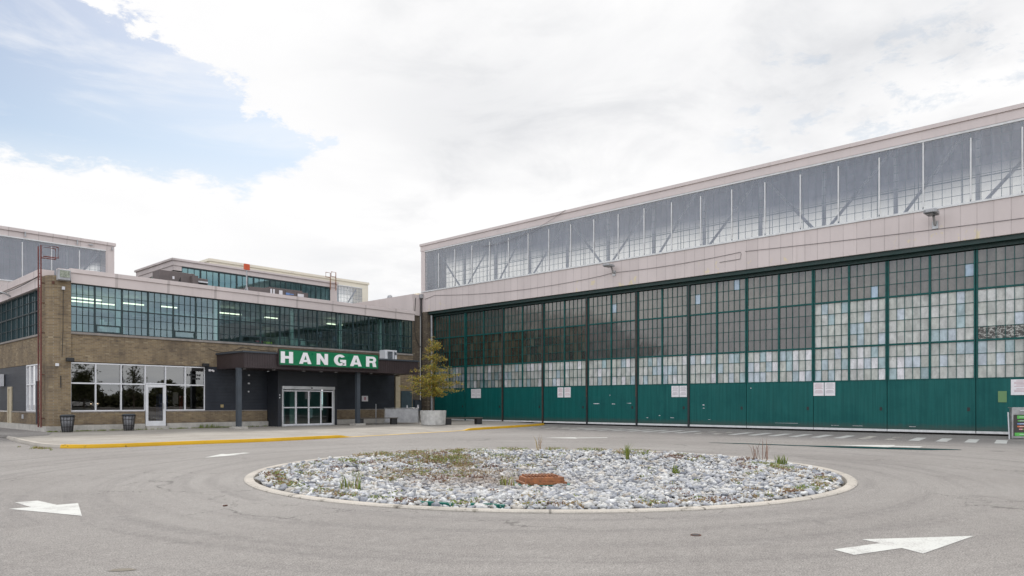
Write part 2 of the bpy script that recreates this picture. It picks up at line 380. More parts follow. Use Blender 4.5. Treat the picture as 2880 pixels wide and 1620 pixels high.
def peeling():
    m, n = newmat('pane_peeling'); p = n.pos(); v = n.noise(n.mapv(p, (1, 1, 1.3)), 5.5, 7, .75, .8)
    principled(n, n.mix(n.ss(v, .50, .54), (.05, .045, .04), (.40, .40, .37)), .3, 0, .5)
peeling()
def film():
    m, n = newmat('plastic_film'); p = n.pos()
    tr = n.new('ShaderNodeBsdfTransparent'); tr.inputs[0].default_value = (.94, .95, .96, 1)
    df = n.new('ShaderNodeBsdfDiffuse'); df.inputs[0].default_value = (.53, .55, .63, 1)
    tl = n.new('ShaderNodeBsdfTranslucent'); tl.inputs[0].default_value = (.5, .54, .6, 1)
    gl = n.new('ShaderNodeBsdfGlossy'); gl.inputs['Roughness'].default_value = .16
    fold = n.noise(n.mapv(p, (1, 3.2, .7)), 1.4, 5, .6, .8)
    bn = n.new('ShaderNodeBump'); bn.inputs['Strength'].default_value = .2; bn.inputs['Distance'].default_value = .05
    n.set(bn.inputs['Height'], fold); n.l.new(bn.outputs[0], gl.inputs['Normal']); n.l.new(bn.outputs[0], df.inputs['Normal'])
    a = n.new('ShaderNodeMixShader'); n.set(a.inputs[0], n.ss(fold, .3, .75, .24, .34)); n.l.new(tr.outputs[0], a.inputs[1]); n.l.new(df.outputs[0], a.inputs[2])
    fz = n.new('ShaderNodeFresnel'); fz.inputs[0].default_value = 1.5
    b = n.new('ShaderNodeMixShader'); n.set(b.inputs[0], n.m('MULTIPLY', fz.outputs[0], 2., clamp=True)); n.l.new(a.outputs[0], b.inputs[1]); n.l.new(gl.outputs[0], b.inputs[2])
    o = n.new('ShaderNodeOutputMaterial'); n.l.new(b.outputs[0], o.inputs[0])
    # translucent panel added behind the film; bright-to-dark light edge painted in by height
    m, n = newmat('added_light_panel'); p = n.pos(); x, y, z = n.sep(p)
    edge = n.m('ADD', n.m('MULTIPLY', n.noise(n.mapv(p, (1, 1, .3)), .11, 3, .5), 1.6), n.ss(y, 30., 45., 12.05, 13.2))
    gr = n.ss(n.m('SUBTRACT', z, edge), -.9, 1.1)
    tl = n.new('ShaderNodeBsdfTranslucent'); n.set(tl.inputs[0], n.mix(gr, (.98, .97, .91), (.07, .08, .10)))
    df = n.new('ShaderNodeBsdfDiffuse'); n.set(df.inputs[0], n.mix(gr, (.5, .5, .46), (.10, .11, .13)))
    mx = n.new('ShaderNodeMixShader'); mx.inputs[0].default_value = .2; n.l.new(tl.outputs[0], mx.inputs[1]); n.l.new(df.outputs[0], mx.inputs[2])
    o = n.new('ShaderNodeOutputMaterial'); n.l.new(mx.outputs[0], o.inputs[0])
film()
def emit(name, col, s):
    m, n = newmat(name); e = n.new('ShaderNodeEmission'); n.set(e.inputs[0], c4(col)); e.inputs[1].default_value = s
    o = n.new('ShaderNodeOutputMaterial'); n.l.new(e.outputs[0], o.inputs[0])
emit('tube_light', (1, .92, .66), 1.0)

# ------------------------------------------------------------------ mesh builder
ROOT = {}
class MB:
    def __init__(s): s.v = []; s.f = []; s.mi = []; s.ms = []; s.tint = None; s.cur = None; s.ft = []
    def mat(s, name):
        if name not in s.ms: s.ms.append(name)
        s.cur = s.ms.index(name); return s
    def face(s, pts, tint=None):
        k = len(s.v); s.v += [tuple(p) for p in pts]; s.f.append(tuple(range(k, k + len(pts)))); s.mi.append(s.cur or 0); s.ft.append(tint)
    def box(s, x0, x1, y0, y1, z0, z1, tint=None):
        if x1 < x0: x0, x1 = x1, x0
        if y1 < y0: y0, y1 = y1, y0
        if z1 < z0: z0, z1 = z1, z0
        k = len(s.v); s.v += [(x0, y0, z0), (x1, y0, z0), (x1, y1, z0), (x0, y1, z0), (x0, y0, z1), (x1, y0, z1), (x1, y1, z1), (x0, y1, z1)]
        for q in ((3, 2, 1, 0), (4, 5, 6, 7), (0, 1, 5, 4), (1, 2, 6, 5), (2, 3, 7, 6), (3, 0, 4, 7)):
            s.f.append(tuple(k + i for i in q)); s.mi.append(s.cur or 0); s.ft.append(tint)
        return s
    def obox(s, c, ax, ay, hx, hy, z0, z1, taper=1.):
        # box about centre c with horizontal axis direction angle a (ax = radians)
        ca, sa = math.cos(ax), math.sin(ax); k = len(s.v)
        for z, t in ((z0, taper), (z1, 1.)):
            for sx, sy in ((-1, -1), (1, -1), (1, 1), (-1, 1)):
                lx, ly = sx * hx * t, sy * hy * t
                s.v.append((c[0] + lx * ca - ly * sa, c[1] + lx * sa + ly * ca, z))
        for q in ((3, 2, 1, 0), (4, 5, 6, 7), (0, 1, 5, 4), (1, 2, 6, 5), (2, 3, 7, 6), (3, 0, 4, 7)):
            s.f.append(tuple(k + i for i in q)); s.mi.append(s.cur or 0); s.ft.append(None)
        return s
    def prism(s, poly, z0, z1):
        n = len(poly); k = len(s.v)
        s.v += [(x, y, z0) for x, y in poly] + [(x, y, z1) for x, y in poly]
        s.f.append(tuple(k + n + i for i in range(n))); s.f.append(tuple(k + n - 1 - i for i in range(n)))
        for i in range(n): j = (i + 1) % n; s.f.append((k + i, k + j, k + n + j, k + n + i))
        s.mi += [s.cur or 0] * (n + 2); s.ft += [None] * (n + 2); return s
    def tube(s, pts, r, n=8, r2=None, cap=True):
        pts = [Vector(p) for p in pts]; k = len(s.v); m = len(pts)
        for i, p in enumerate(pts):
            d = (pts[min(i + 1, m - 1)] - pts[max(i - 1, 0)]).normalized()
            a = Vector((0, 0, 1)) if abs(d.z) < .9 else Vector((1, 0, 0))
            u = d.cross(a).normalized(); w_ = d.cross(u)
            rr = r if r2 is None else r + (r2 - r) * i / (m - 1)
            for j in range(n):
                t = 2 * math.pi * j / n; s.v.append(tuple(p + u * rr * math.cos(t) + w_ * rr * math.sin(t)))
        for i in range(m - 1):
            for j in range(n):
                j2 = (j + 1) % n; s.f.append((k + i * n + j, k + i * n + j2, k + (i + 1) * n + j2, k + (i + 1) * n + j)); s.mi.append(s.cur or 0); s.ft.append(None)
        if cap:
            s.f.append(tuple(k + j for j in reversed(range(n)))); s.f.append(tuple(k + (m - 1) * n + j for j in range(n))); s.mi += [s.cur or 0] * 2; s.ft += [None] * 2
        return s
    def lathe(s, c, prof, n=32, sx=1, sy=1):
        k = len(s.v)
        for r, z in prof:
            for j in range(n):
                t = 2 * math.pi * j / n; s.v.append((c[0] + r * math.cos(t) * sx, c[1] + r * math.sin(t) * sy, c[2] + z))
        for i in range(len(prof) - 1):
            for j in range(n):
                j2 = (j + 1) % n; s.f.append((k + i * n + j, k + i * n + j2, k + (i + 1) * n + j2, k + (i + 1) * n + j)); s.mi.append(s.cur or 0); s.ft.append(None)
        return s
    def build(s, name, mat=None, parent=None, smooth=False, bevel=0):
        L = ROOT.get(parent.name, Vector()) if parent is not None else Vector()
        me = bpy.data.meshes.new(name)
        me.from_pydata([(x - L.x, y - L.y, z - L.z) for x, y, z in s.v], [], s.f)
        names = s.ms if s.ms else [mat]
        for nme in names: me.materials.append(getmat(nme))
        if s.ms: me.polygons.foreach_set('material_index', s.mi)
        if any(t is not None for t in s.ft):
            a = me.attributes.new('tint', 'FLOAT_COLOR', 'FACE')
            a.data.foreach_set('color', [c for t in s.ft for c in ((t or (.5, .5, .5)) + (1,))])
        if smooth: me.polygons.foreach_set('use_smooth', [True] * len(me.polygons))
        me.update(); o = bpy.data.objects.new(name, me); C.objects.link(o)
        if parent is not None: o.parent = parent; ROOT[o.name] = L
        if bevel:
            b = o.modifiers.new('bevel', 'BEVEL'); b.width = bevel; b.segments = 2; b.limit_method = 'ANGLE'
        return o
def tag(o, label=None, cat=None, group=None, kind=None):
    if label: o['label'] = label
    if cat: o['category'] = cat
    if group: o['group'] = group
    if kind: o['kind'] = kind
    return o
def thing(name, label, cat, loc=(0, 0, 0), group=None):
    o = bpy.data.objects.new(name, None); C.objects.link(o); o.location = loc; o.empty_display_size = .3
    ROOT[o.name] = Vector(loc); return tag(o, label, cat, group)
def copy_tree(o, parent=None):
    c = o.copy(); C.objects.link(c)
    if parent is not None: c.parent = parent
    ROOT[c.name] = ROOT.get(o.name, Vector())
    for ch in [q for q in o.children]: copy_tree(ch, c)
    return c
def np_mesh(name, V, F, matn, tint=None, domain='POINT'):
    me = bpy.data.meshes.new(name); nf, k = F.shape
    me.vertices.add(len(V)); me.vertices.foreach_set('co', V.astype(np.float32).ravel())
    me.loops.add(nf * k); me.loops.foreach_set('vertex_index', F.astype(np.int32).ravel())
    me.polygons.add(nf); me.polygons.foreach_set('loop_start', np.arange(0, nf * k, k, dtype=np.int32))
    me.update(calc_edges=True); me.materials.append(MATS[matn])
    if tint is not None:
        a = me.attributes.new('tint', 'FLOAT_COLOR', domain)
        a.data.foreach_set('color', np.concatenate([tint, np.ones((len(tint), 1))], 1).astype(np.float32).ravel())
    return me

# ================================================================== GROUND
b = MB(); b.box(-400, 500, -400, 500, -1.2, -.6)
# one sheet with a hole for the roundabout bed: ring fan from the circle to a big square
CX, CY, RO = 12.95, 10.70, 6.80
b = MB(); n = 96
ring = [(CX + (RO - .1) * math.cos(2 * math.pi * i / n), CY + (RO - .1) * math.sin(2 * math.pi * i / n)) for i in range(n)]
def sq(i, h):
    t = 2 * math.pi * i / n; c_, s_ = math.cos(t), math.sin(t); k = h / max(abs(c_), abs(s_)); return (CX + k * c_, CY + k * s_)
for i in range(n):
    j = (i + 1) % n
    b.face([(*ring[i], 0), (*sq(i, 500), 0), (*sq(j, 500), 0), (*ring[j], 0)])
g = b.build('ground', 'asphalt'); tag(g, kind='structure')

# the raised paving in front of the terminal: kerb line (bottom of the kerb) and its height
KL = [(9.2, 47.0, .13), (8.3, 41, .13), (7.5, 35, .13), (7.17, 31, .13), (7.12, 29.3, .13), (7.3, 28.2, .13), (7.9, 27.4, .13), (8.8, 27.05, .13), (10.1, 26.95, .13), (11.8, 26.8, .13),
      (13.75, 26.5, .13), (15.3, 26.55, .13), (16.8, 26.7, .13), (18.1, 26.92, .12), (18.9, 27.06, .02), (21.45, 27.5, .015), (24.5, 28.0, .015), (27.2, 28.45, .02),
      (28.2, 28.65, .12), (31.15, 29.3, .13), (34.8, 30.2, .13), (37.2, 31.0, .13), (38.2, 31.6, .12), (38.9, 32.3, .03), (39.2, 34, .02)]
def cat(pts, m=6):
    out = []
    for i in range(len(pts) - 1):
        p0, p1, p2, p3 = [np.array(pts[max(0, min(len(pts) - 1, i + q))]) for q in (-1, 0, 1, 2)]
        for k in range(m):
            t = k / m; q = .5 * ((2 * p1) + (-p0 + p2) * t + (2 * p0 - 5 * p1 + 4 * p2 - p3) * t * t + (-p0 + 3 * p1 - 3 * p2 + p3) * t ** 3)
            q[2] = p1[2] + (p2[2] - p1[2]) * t; out.append(tuple(q))
    out.append(tuple(pts[-1])); return out
KC = cat(KL, 5)
def inward(pts, d):
    out = []
    for i in range(len(pts)):
        a, c_ = pts[max(0, i - 1)], pts[min(len(pts) - 1, i + 1)]
        tx_, ty_ = c_[0] - a[0], c_[1] - a[1]; L = math.hypot(tx_, ty_); out.append((pts[i][0] - ty_ / L * d, pts[i][1] + tx_ / L * d, pts[i][2]))
    return out
# travelling +x along the kerb the paving is on the left
KI = inward(KC, .17); KT = inward(KC, .025)
b = MB()
KP = inward(KC, .172); KQ = inward(KC, 1.2)
pts_ = [(p[0], p[1], p[2] - .004) for p in KP]; ptq = [(p[0], p[1], .126) for p in KQ]
for i in range(len(pts_) - 1): b.face([pts_[i], pts_[i + 1], ptq[i + 1], ptq[i]])
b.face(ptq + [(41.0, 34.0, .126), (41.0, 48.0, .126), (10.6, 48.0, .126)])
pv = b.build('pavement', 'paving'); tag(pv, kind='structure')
# kerb in three stretches
def kerb(i0, i1, name, matn):
    b = MB(); k0 = None
    for i in range(i0, i1 + 1):
        o_, t_, in_ = KC[i], KT[i], KI[i]; h = o_[2]
        sec = [(o_[0], o_[1], -.05), (o_[0], o_[1], max(h * .35, .006)), (t_[0], t_[1], h), (in_[0], in_[1], h + .002), (in_[0], in_[1], -.05)]
        k = len(b.v); b.v += sec
        if k0 is not None:
            for q in range(4): b.f.append((k0 + q, k + q, k + q + 1, k0 + q + 1)); b.mi.append(0); b.ft.append(None)
        else: b.f.append(tuple(k + q for q in range(5))); b.mi.append(0); b.ft.append(None)
        k0 = k
    b.f.append(tuple(k0 + 4 - q for q in range(5))); b.mi.append(0); b.ft.append(None)
    o = b.build(name, matn); tag(o, kind='structure'); return o
kerb(0, 26, 'kerb', 'kerb_concrete'); kerb(26, 69, 'kerb', 'kerb_yellow'); kerb(69, 86, 'kerb', 'kerb_yellow_worn'); kerb(86, 116, 'kerb', 'kerb_yellow')
# darker strip of old tarmac beside the side wall of the terminal
b = MB(); b.prism([(7.7, 35.2), (9.2, 36.6), (10.3, 40.2), (10.3, 60), (8.3, 60), (8.0, 42)], .02, .136)
o = b.build('path', 'asphalt'); tag(o, kind='structure')

# roundabout kerb ring and bed
b = MB(); n = 128
prof = [(RO - .04, -.08), (RO - .04, .016), (RO - .07, .034), (RO - .21, .036), (RO - .23, .02), (RO - .23, -.3)]
b.lathe((CX, CY, 0), prof, n)
o = b.build('roundabout_kerb', 'kerb_ring', smooth=False); tag(o, 'pale concrete ring kerb around the circular bed of stones', 'kerb', kind='structure')
def bedz(r): return -.03 - .27 * (1 - min(1, r / 5.2) ** 2) if r < 5.2 else -.03 + .01 * (r - 5.2)
b = MB()
b.lathe((CX, CY, 0), [(r, bedz(r) - .06) for r in (0.01, 1, 2, 3, 4, 5.2, 6.5)], 64)
o = b.build('bed_soil', 'soil'); tag(o, kind='structure')
# riprap
protos = []
for k in range(26):
    bm = bmesh.new()
    for _ in range(random.randint(9, 13)):
        d = rng.normal(size=3); d /= np.linalg.norm(d); d *= rng.uniform(.8, 1.05); bm.verts.new(d * np.array([1, rng.uniform(.65, 1), rng.uniform(.55, .9)]))
    r_ = bmesh.ops.convex_hull(bm, input=bm.verts)
    bmesh.ops.delete(bm, geom=[e for e in r_['geom_interior'] if isinstance(e, bmesh.types.BMVert)], context='VERTS')
    bmesh.ops.triangulate(bm, faces=bm.faces); bm.verts.index_update()
    protos.append((np.array([v.co[:] for v in bm.verts]), np.array([[v.index for v in f.verts] for f in bm.faces]))); bm.free()
pts = []
cell = {}
tries = 0
drain = np.array([12.1, 10.0])
while len(pts) < 14500 and tries < 160000:
    tries += 1
    r = 6.46 * math.sqrt(random.random()); t = random.uniform(0, 6.2832); x, y = r * math.cos(t), r * math.sin(t)
    s_ = max(.035, min(.13, random.lognormvariate(math.log(.066), .36)))
    if abs(x + CX - drain[0]) < .5 and abs(y + CY - drain[1]) < .45: continue
    key = (int(x / .2), int(y / .2)); ok = True
    for ax in (-1, 0, 1):
        for ay in (-1, 0, 1):
            for (px, py, ps) in cell.get((key[0] + ax, key[1] + ay), ()):
                if (px - x) ** 2 + (py - y) ** 2 < (.47 * (ps + s_)) ** 2: ok = False; break
            if not ok: break
        if not ok: break
    if not ok: continue
    cell.setdefault(key, []).append((x, y, s_)); pts.append((x, y, s_, r))
VV, FF, TT = [], [], []; k = 0
for (x, y, s_, r) in pts:
    v, itf = protos[random.randrange(26)]; tl = rng.normal(0, .35, 2); ya = rng.uniform(0, 6.283); q = np.array(Matrix.Rotation(ya, 3, 'Z') @ Matrix.Rotation(tl[0], 3, 'X') @ Matrix.Rotation(tl[1], 3, 'Y'))
    sc_ = s_ * np.array([1.3, 1., .8])
    vv = (v * sc_) @ q.T; 
    z = bedz(r) + .015 + random.uniform(-.015, .035)
    VV.append(vv + np.array([CX + x, CY + y, z])); FF.append(itf + k); k += len(v)
    dd = math.hypot(x + CX - 11.75, y + CY - 11.6); base = random.choice(((.54, .54, .54), (.46, .465, .48), (.58, .57, .55), (.36, .37, .40), (.25, .26, .29), (.52, .48, .43), (.64, .64, .63), (.42, .425, .45), (.60, .59, .57)))
    f = random.uniform(.8, 1.15); dirt = max(0, 1.15 - dd / 2.6) * random.uniform(.35, 1.); dirt = min(.9, dirt)
    c_ = np.array(base) * f * .92 * (1 - dirt) + np.array((.25, .20, .16)) * dirt
    TT.append(np.repeat(c_[None, :], len(v), 0))
me = np_mesh('riprap_stones', np.concatenate(VV), np.concatenate(FF), 'riprap', np.concatenate(TT))
o = bpy.data.objects.new('gravel', me); C.objects.link(o)
tag(o, 'white and blue grey broken stones filling the round bed', 'gravel', kind='stuff')

# ------------------------------------------------------------------ weeds
def blade_cluster(V, F, T, x, y, z, n, h, spread, cols, wd=.008):
    for _ in range(n):
        a = random.uniform(0, 6.283); rr = spread * math.sqrt(random.random()); bx, by = x + rr * math.cos(a), y + rr * math.sin(a)
        hh = h * random.uniform(.4, 1.1); le = random.uniform(.1, .6) * hh; d = random.uniform(0, 6.283)
        ex, ey = bx + le * math.cos(d), by + le * math.sin(d); p_ = d + 1.57 + random.uniform(-.6, .6); wx, wy = wd * math.cos(p_), wd * math.sin(p_)
        k = len(V); mx, my = bx + (ex - bx) * .35, by + (ey - by) * .35
        V += [(bx - wx, by - wy, z), (bx + wx, by + wy, z), (mx + wx, my + wy, z + hh * .6), (mx - wx, my - wy, z + hh * .6), (ex, ey, z + hh), (ex, ey, z + hh)]
        F += [(k, k + 1, k + 2, k + 3), (k + 3, k + 2, k + 4, k + 5)]
        c_ = random.choice(cols); f = random.uniform(.7, 1.3); T += [(c_[0] * f, c_[1] * f, c_[2] * f)] * 6
GRN = [(.17, .22, .04), (.24, .27, .06), (.12, .17, .03)]; DRY = [(.30, .22, .11), (.24, .14, .06), (.38, .31, .18)]; RED = [(.20, .10, .06), (.16, .08, .05)]
def leafy(V, F, T, x, y, z, n, h, spread, cols, s=.03):
    for _ in range(n):
        t = random.uniform(0, 6.283); rr = spread * math.sqrt(random.random()); cx, cy, cz = x + rr * math.cos(t), y + rr * math.sin(t), z + random.uniform(0, h)
        u = Vector((random.gauss(0, 1), random.gauss(0, 1), random.gauss(0, .5))).normalized(); v_ = u.cross(Vector((random.gauss(0, 1), random.gauss(0, 1), random.gauss(0, 1)))).normalized()
        a, b_ = u * s * random.uniform(.6, 1.3), v_ * s * .5; c0 = Vector((cx, cy, cz)); k = len(V)
        V += [tuple(c0 - a), tuple(c0 + b_), tuple(c0 + a), tuple(c0 - b_)]; F += [(k, k + 1, k + 2, k + 3)]
        c_ = random.choice(cols); f = random.uniform(.7, 1.3); T += [(c_[0] * f, c_[1] * f, c_[2] * f)] * 4
def polar(px, py):  # bed coordinates: px to the viewer's right, py away from the viewer
    return CX + px * st + py * ct, CY - px * ct + py * st
V, F, T = [], [], []
def addw(px, py, kind, n=30, h=.18, sp=.16):
    x, y = polar(px, py); r = math.hypot(px, py)
    if r > 6.4: return
    z = bedz(r) + .02; cols = {'g': GRN, 'd': DRY, 'r': RED, 'm': GRN + DRY}[kind]
    leafy(V, F, T, x, y, z, int(n * random.uniform(1., 3.5)), h * .6, sp * 1.4, cols, .026)
    blade_cluster(V, F, T, x, y, z, n // 2, h * random.uniform(.5, .9), sp, cols, .005)
for _ in range(95): addw(random.gauss(-3.0, 1.1), random.gauss(3.6, .9), random.choice('gmmdr'), 34, .2, .22)       # overgrown back left
for _ in range(34): addw(random.gauss(-2.3, .8), random.gauss(.8, .9), random.choice('mddr'), 26, .16, .2)
for _ in range(40): addw(random.uniform(-6.2, -3.2), random.uniform(-2.5, 2.5), random.choice('mdrg'), 20, .14, .14)
for _ in range(60):
    a = random.uniform(3.3, 6.2); addw(6.15 * math.cos(a), 6.15 * math.sin(a), random.choice('mdrdg'), 24, .13, .16)   # near rim
for _ in range(34):
    a = random.uniform(-.35, 1.2); addw(random.uniform(4.8, 6.2) * math.cos(a), random.uniform(4.8, 6.2) * math.sin(a), random.choice('gmdr'), 24, .18, .14)
for _ in range(130): addw(random.uniform(-6, 6), random.uniform(-6, 6), random.choice('gmdrd'), random.randint(5, 16), .13, random.uniform(.04, .14))
for _ in range(26):
    a = random.uniform(.9, 2.6); addw(6.2 * math.cos(a), 6.2 * math.sin(a), random.choice('gmd'), 30, .2, .2)
def two_mesh(name, V, F, T, matn='leaf'):
    me = bpy.data.meshes.new(name); me.from_pydata(V, [], F); me.materials.append(MATS[matn])
    a = me.attributes.new('tint', 'FLOAT_COLOR', 'POINT'); a.data.foreach_set('color', [q for c_ in T for q in (*c_, 1)])
    me.update(); return me
o = bpy.data.objects.new('weeds', two_mesh('weeds', V, F, T)); C.objects.link(o)
tag(o, 'green and dry brown weeds sprouting between the stones of the round bed', 'weeds', kind='stuff')
def weed(px, py, lab, n, h, sp, cols, leaf=0, grp='larger weeds in the stone bed'):
    V, F, T = [], [], []; x, y = polar(px, py); z = bedz(math.hypot(px, py)) + .02
    blade_cluster(V, F, T, 0, 0, 0, n, h, sp, cols, .009)
    if leaf: leafy(V, F, T, 0, 0, .02, leaf, h * .8, sp * .8, cols, .035)
    o = bpy.data.objects.new('weed_plant', two_mesh('weed_plant', V, F, T)); C.objects.link(o); o.location = (x, y, z)
    tag(o, lab, 'weed', grp)
weed(-3.7, -4.2, 'bushy grass tuft near the front left edge of the stone bed', 46, .34, .2, GRN + GRN + DRY)
weed(6.05, .9, 'round green grass tuft by the kerb at the right end of the stone bed', 50, .30, .14, GRN)
weed(6.0, 2.2, 'tall thin dry red stalks at the right back edge of the stone bed', 14, .62, .25, RED)
weed(.1, 6.1, 'tall pale seed head on the back rim of the stone bed', 12, .55, .08, DRY)
weed(3.2, .2, 'small bright green weed right of the rusty drain grate', 30, .30, .07, GRN, 30)
weed(2.6, 3.6, 'narrow upright green weed beyond the drain towards the hangar', 24, .5, .06, GRN, 40)
weed(-.9, -1.6, 'pale spreading weed left of and nearer than the drain grate', 50, .25, .2, DRY + GRN)

# ------------------------------------------------------------------ drain in the bed
dl = Vector((12.0, 10.0, -.10)); ang = math.atan2(.42, .62) - R(66)
dt = thing('storm_drain', 'rusty cast iron beehive drain grate in the middle of the stones', 'drain', (12.05, 10.05, -.16))
b = MB(); b.mat('rust_orange'); c0 = (12.05, 10.05)
a0 = TH - R(90) + R(14)
b.obox(c0, a0, 0, .50, .34, -.22, -.16); b.obox(c0, a0, 0, .44, .28, -.16, -.06, 1.04)
b.build('grate_body', None, dt, bevel=.008)
b = MB(); b.mat('rust_orange')
ca, sa = math.cos(a0), math.sin(a0)
for i in range(10):
    t = -.38 + i * .076
    b.obox((c0[0] + t * ca, c0[1] + t * sa), a0, 0, .014, .24, -.06, -.02)
b.build('grate_bars', None, dt)
b = MB(); b.obox(c0, a0 + .1, 0, .58, .42, -.232, -.222); o = b.build('filter_fabric', 'mesh_green', dt)
for i, (px, py) in enumerate(((-1.15, -6.15), (-1.95, -6.0))):
    x, y = polar(px, py); b = MB(); a_ = math.atan2(y - CY, x - CX) + R(90)
    k = 5
    for q in range(k):
        u = (q / (k - 1) - .5) * .42; b.obox((x + u * math.cos(a_), y + u * math.sin(a_)), a_ + random.uniform(-.3, .3), 0, .07, random.uniform(.02, .05), -.02, .045 + random.uniform(0, .02))
    tag(b.build('fabric_scrap', 'mesh_green'), ['right', 'left'][i] + ' scrap of green fabric poking out at the front of the stone bed', 'fabric', 'green fabric scraps at the bed edge')

# ------------------------------------------------------------------ road markings
ARW = [
 ('large white road arrow in the right foreground pointing right', [(9.89, 1.51), (8.76, 2.44), (8.66, 2.22), (7.95, 2.5), (7.81, 2.25), (8.53, 1.97), (8.37, 1.73)]),
 ('large white road arrow in the left foreground pointing towards the viewer', [(3.19, 11.08), (2.66, 12.62), (2.93, 12.58), (2.90, 13.36), (3.20, 13.33), (3.27, 12.55), (3.55, 12.52)]),
 ('thin white road arrow before the yellow kerb, left of the stone bed', [(8.95, 20.15), (9.97, 21.25), (9.99, 20.95), (10.68, 21.22), (10.74, 20.93), (10.06, 20.66), (10.2, 20.45)]),
 ('white road arrow beside the dark puddle near the green doors', [(27.45, 8.6), (29.0, 6.95), (28.5, 6.8), (28.75, 5.95), (28.0, 5.9), (27.9, 6.7), (27.35, 6.75)]),
 ('faint white road arrow on the far lane between stone bed and hangar', [(24.35, 20.2), (25.6, 19.3), (25.35, 19.1), (26.5, 18.2), (26.2, 17.95), (25.0, 18.8), (24.75, 18.6)])]
for lab, poly in ARW:
    b = MB(); b.face([(x, y, .004) for x, y in poly])
    tag(b.build('road_arrow', 'road_paint'), lab, 'road marking', 'painted direction arrows on the asphalt')
i = 0
y = 3.15
while y < 30.2:
    worn = 7.7 < y < 9.3 or 15.2 < y < 17.6 or y > 26
    b = MB(); x0, x1 = 32.85, 35.9
    if worn and random.random() < .8:
        b.face([(x0, y - .2, .004), (x0 + 1.0, y - .15, .004), (x0 + 1.1, y + .2, .004), (x0 + .1, y + .15, .004)]); b.face([(x0 + 1.9, y, .004), (x1 - .2, y + .1, .004), (x1 - .2, y + .42, .004), (x0 + 2, y + .3, .004)])
    else:
        b.face([(x0, y - .2, .004), (x1, y + .12, .004), (x1, y + .52, .004), (x0, y + .2, .004)])
    o = b.build('crossing_stripe', 'road_paint_worn' if worn else 'road_paint')
    tag(o, 'worn yellowed stripe in the long row painted along the hangar doors' if worn else 'white stripe in the long row painted along the hangar doors', 'road marking', 'worn painted stripes along the hangar doors' if worn else 'painted stripes along the hangar doors')
    y += 1.0
# puddles
def blob(name, lab, cx, cy, rx, ry, a, z, matn, catn, kind=None, n=40):
    b = MB(); ph = [random.uniform(0, 6) for _ in range(3)]; pts = []
    for i in range(n):
        t = 2 * math.pi * i / n; k = 1 + .16 * math.sin(2 * t + ph[0]) + .10 * math.sin(3 * t + ph[1]) + .06 * math.sin(5 * t + ph[2])
        x, y = rx * k * math.cos(t), ry * k * math.sin(t); pts.append((cx + x * math.cos(a) - y * math.sin(a), cy + x * math.sin(a) + y * math.cos(a), z))
    b.face(pts); return tag(b.build(name, matn), lab, catn, kind=kind)
blob('puddle', 'long dark puddle on the lane before the green doors', 26.75, 7.0, 2.3, .62, math.atan2(-5, 1.0), .006, 'puddle_water', 'puddle', 'structure')
blob('puddle', 'thin end of the puddle further left', 26.1, 10.6, 1.9, .26, math.atan2(-5, .6), .0062, 'puddle_water', 'puddle', 'structure')
blob('oil_stain', 'small dark oily patch on the asphalt in the left foreground', 2.42, 7.22, .13, .05, TH - R(80), .004, 'asphalt_stain', 'stain')
# small valve cover right of centre foreground
t_ = thing('valve_cover', 'small round iron cover set in the asphalt in the right foreground', 'cover', (7.7, 4.0, 0))
b = MB(); b.lathe((7.7, 4.0, 0), [(.001, .007), (.045, .007), (.05, .001)], 20); b.build('lid', 'dark_steel', t_)
b = MB(); b.lathe((7.7, 4.0, 0), [(.051, .001), (.053, .009), (.062, .009), (.065, .001)], 20); b.build('rim', 'rust', t_)
b = MB(); b.obox((4.98, 10.5), .3, 0, .03, .02, .003, .02); tag(b.build('litter', 'rust'), 'small dark red scrap of litter on the asphalt left of centre', 'litter')

# ================================================================== HANGAR (right)
HX = 40.0; CL = 39.4; Y0, Y1 = -3.6, 46.4
hg = thing('aircraft_hangar', 'long hangar with green sliding doors under a pinkish clad band and glazed clerestory', 'hangar', (HX, 21, 0))
b = MB(); b.box(CL, CL + .25, Y0, Y1, 9.40, 11.10); b.box(CL + .25, HX + .6, Y0, Y1, 9.42, 9.5); b.build('cladding_band', 'clad_hangar', hg)
b = MB(); b.box(CL - .05, CL + .3, Y0 - .05, Y1 + .05, 14.66, 15.1); b.box(CL - .12, CL + .35, Y0 - .1, Y1 + .1, 15.104, 15.3); b.box(CL - .02, CL + .25, 45.9, Y1, 11.204, 14.656); b.build('roof_fascia', 'clad_plain', hg)
b = MB(); b.box(CL + .35, CL + 3.2, Y0, Y1, 15.0, 15.2); b.box(HX + .62, CL + 40, Y0, Y0 + .3, 0, 10.9); b.box(CL + .26, CL + 2.7, Y1 - .3, Y1, 11.21, 14.99); b.box(CL + .26, CL + 2.7, Y0, Y0 + .3, 11.21, 14.99); b.box(HX + .62, CL + 40, Y1 - .3, Y1, 0, 9.4)
b.box(CL + .3, CL + 40, Y0, Y1, 11.0, 11.1)
b.build('roof', 'roof_felt', hg)
b = MB(); b.box(CL - .06, CL + .3, Y0, Y1, 11.104, 11.2); b.build('clerestory_sill', 'white_paint', hg)
b = MB(); b.box(CL - .03, CL + .2, Y0, Y1 - .5, 14.55, 14.655); b.build('clerestory_head', 'white_paint', hg)
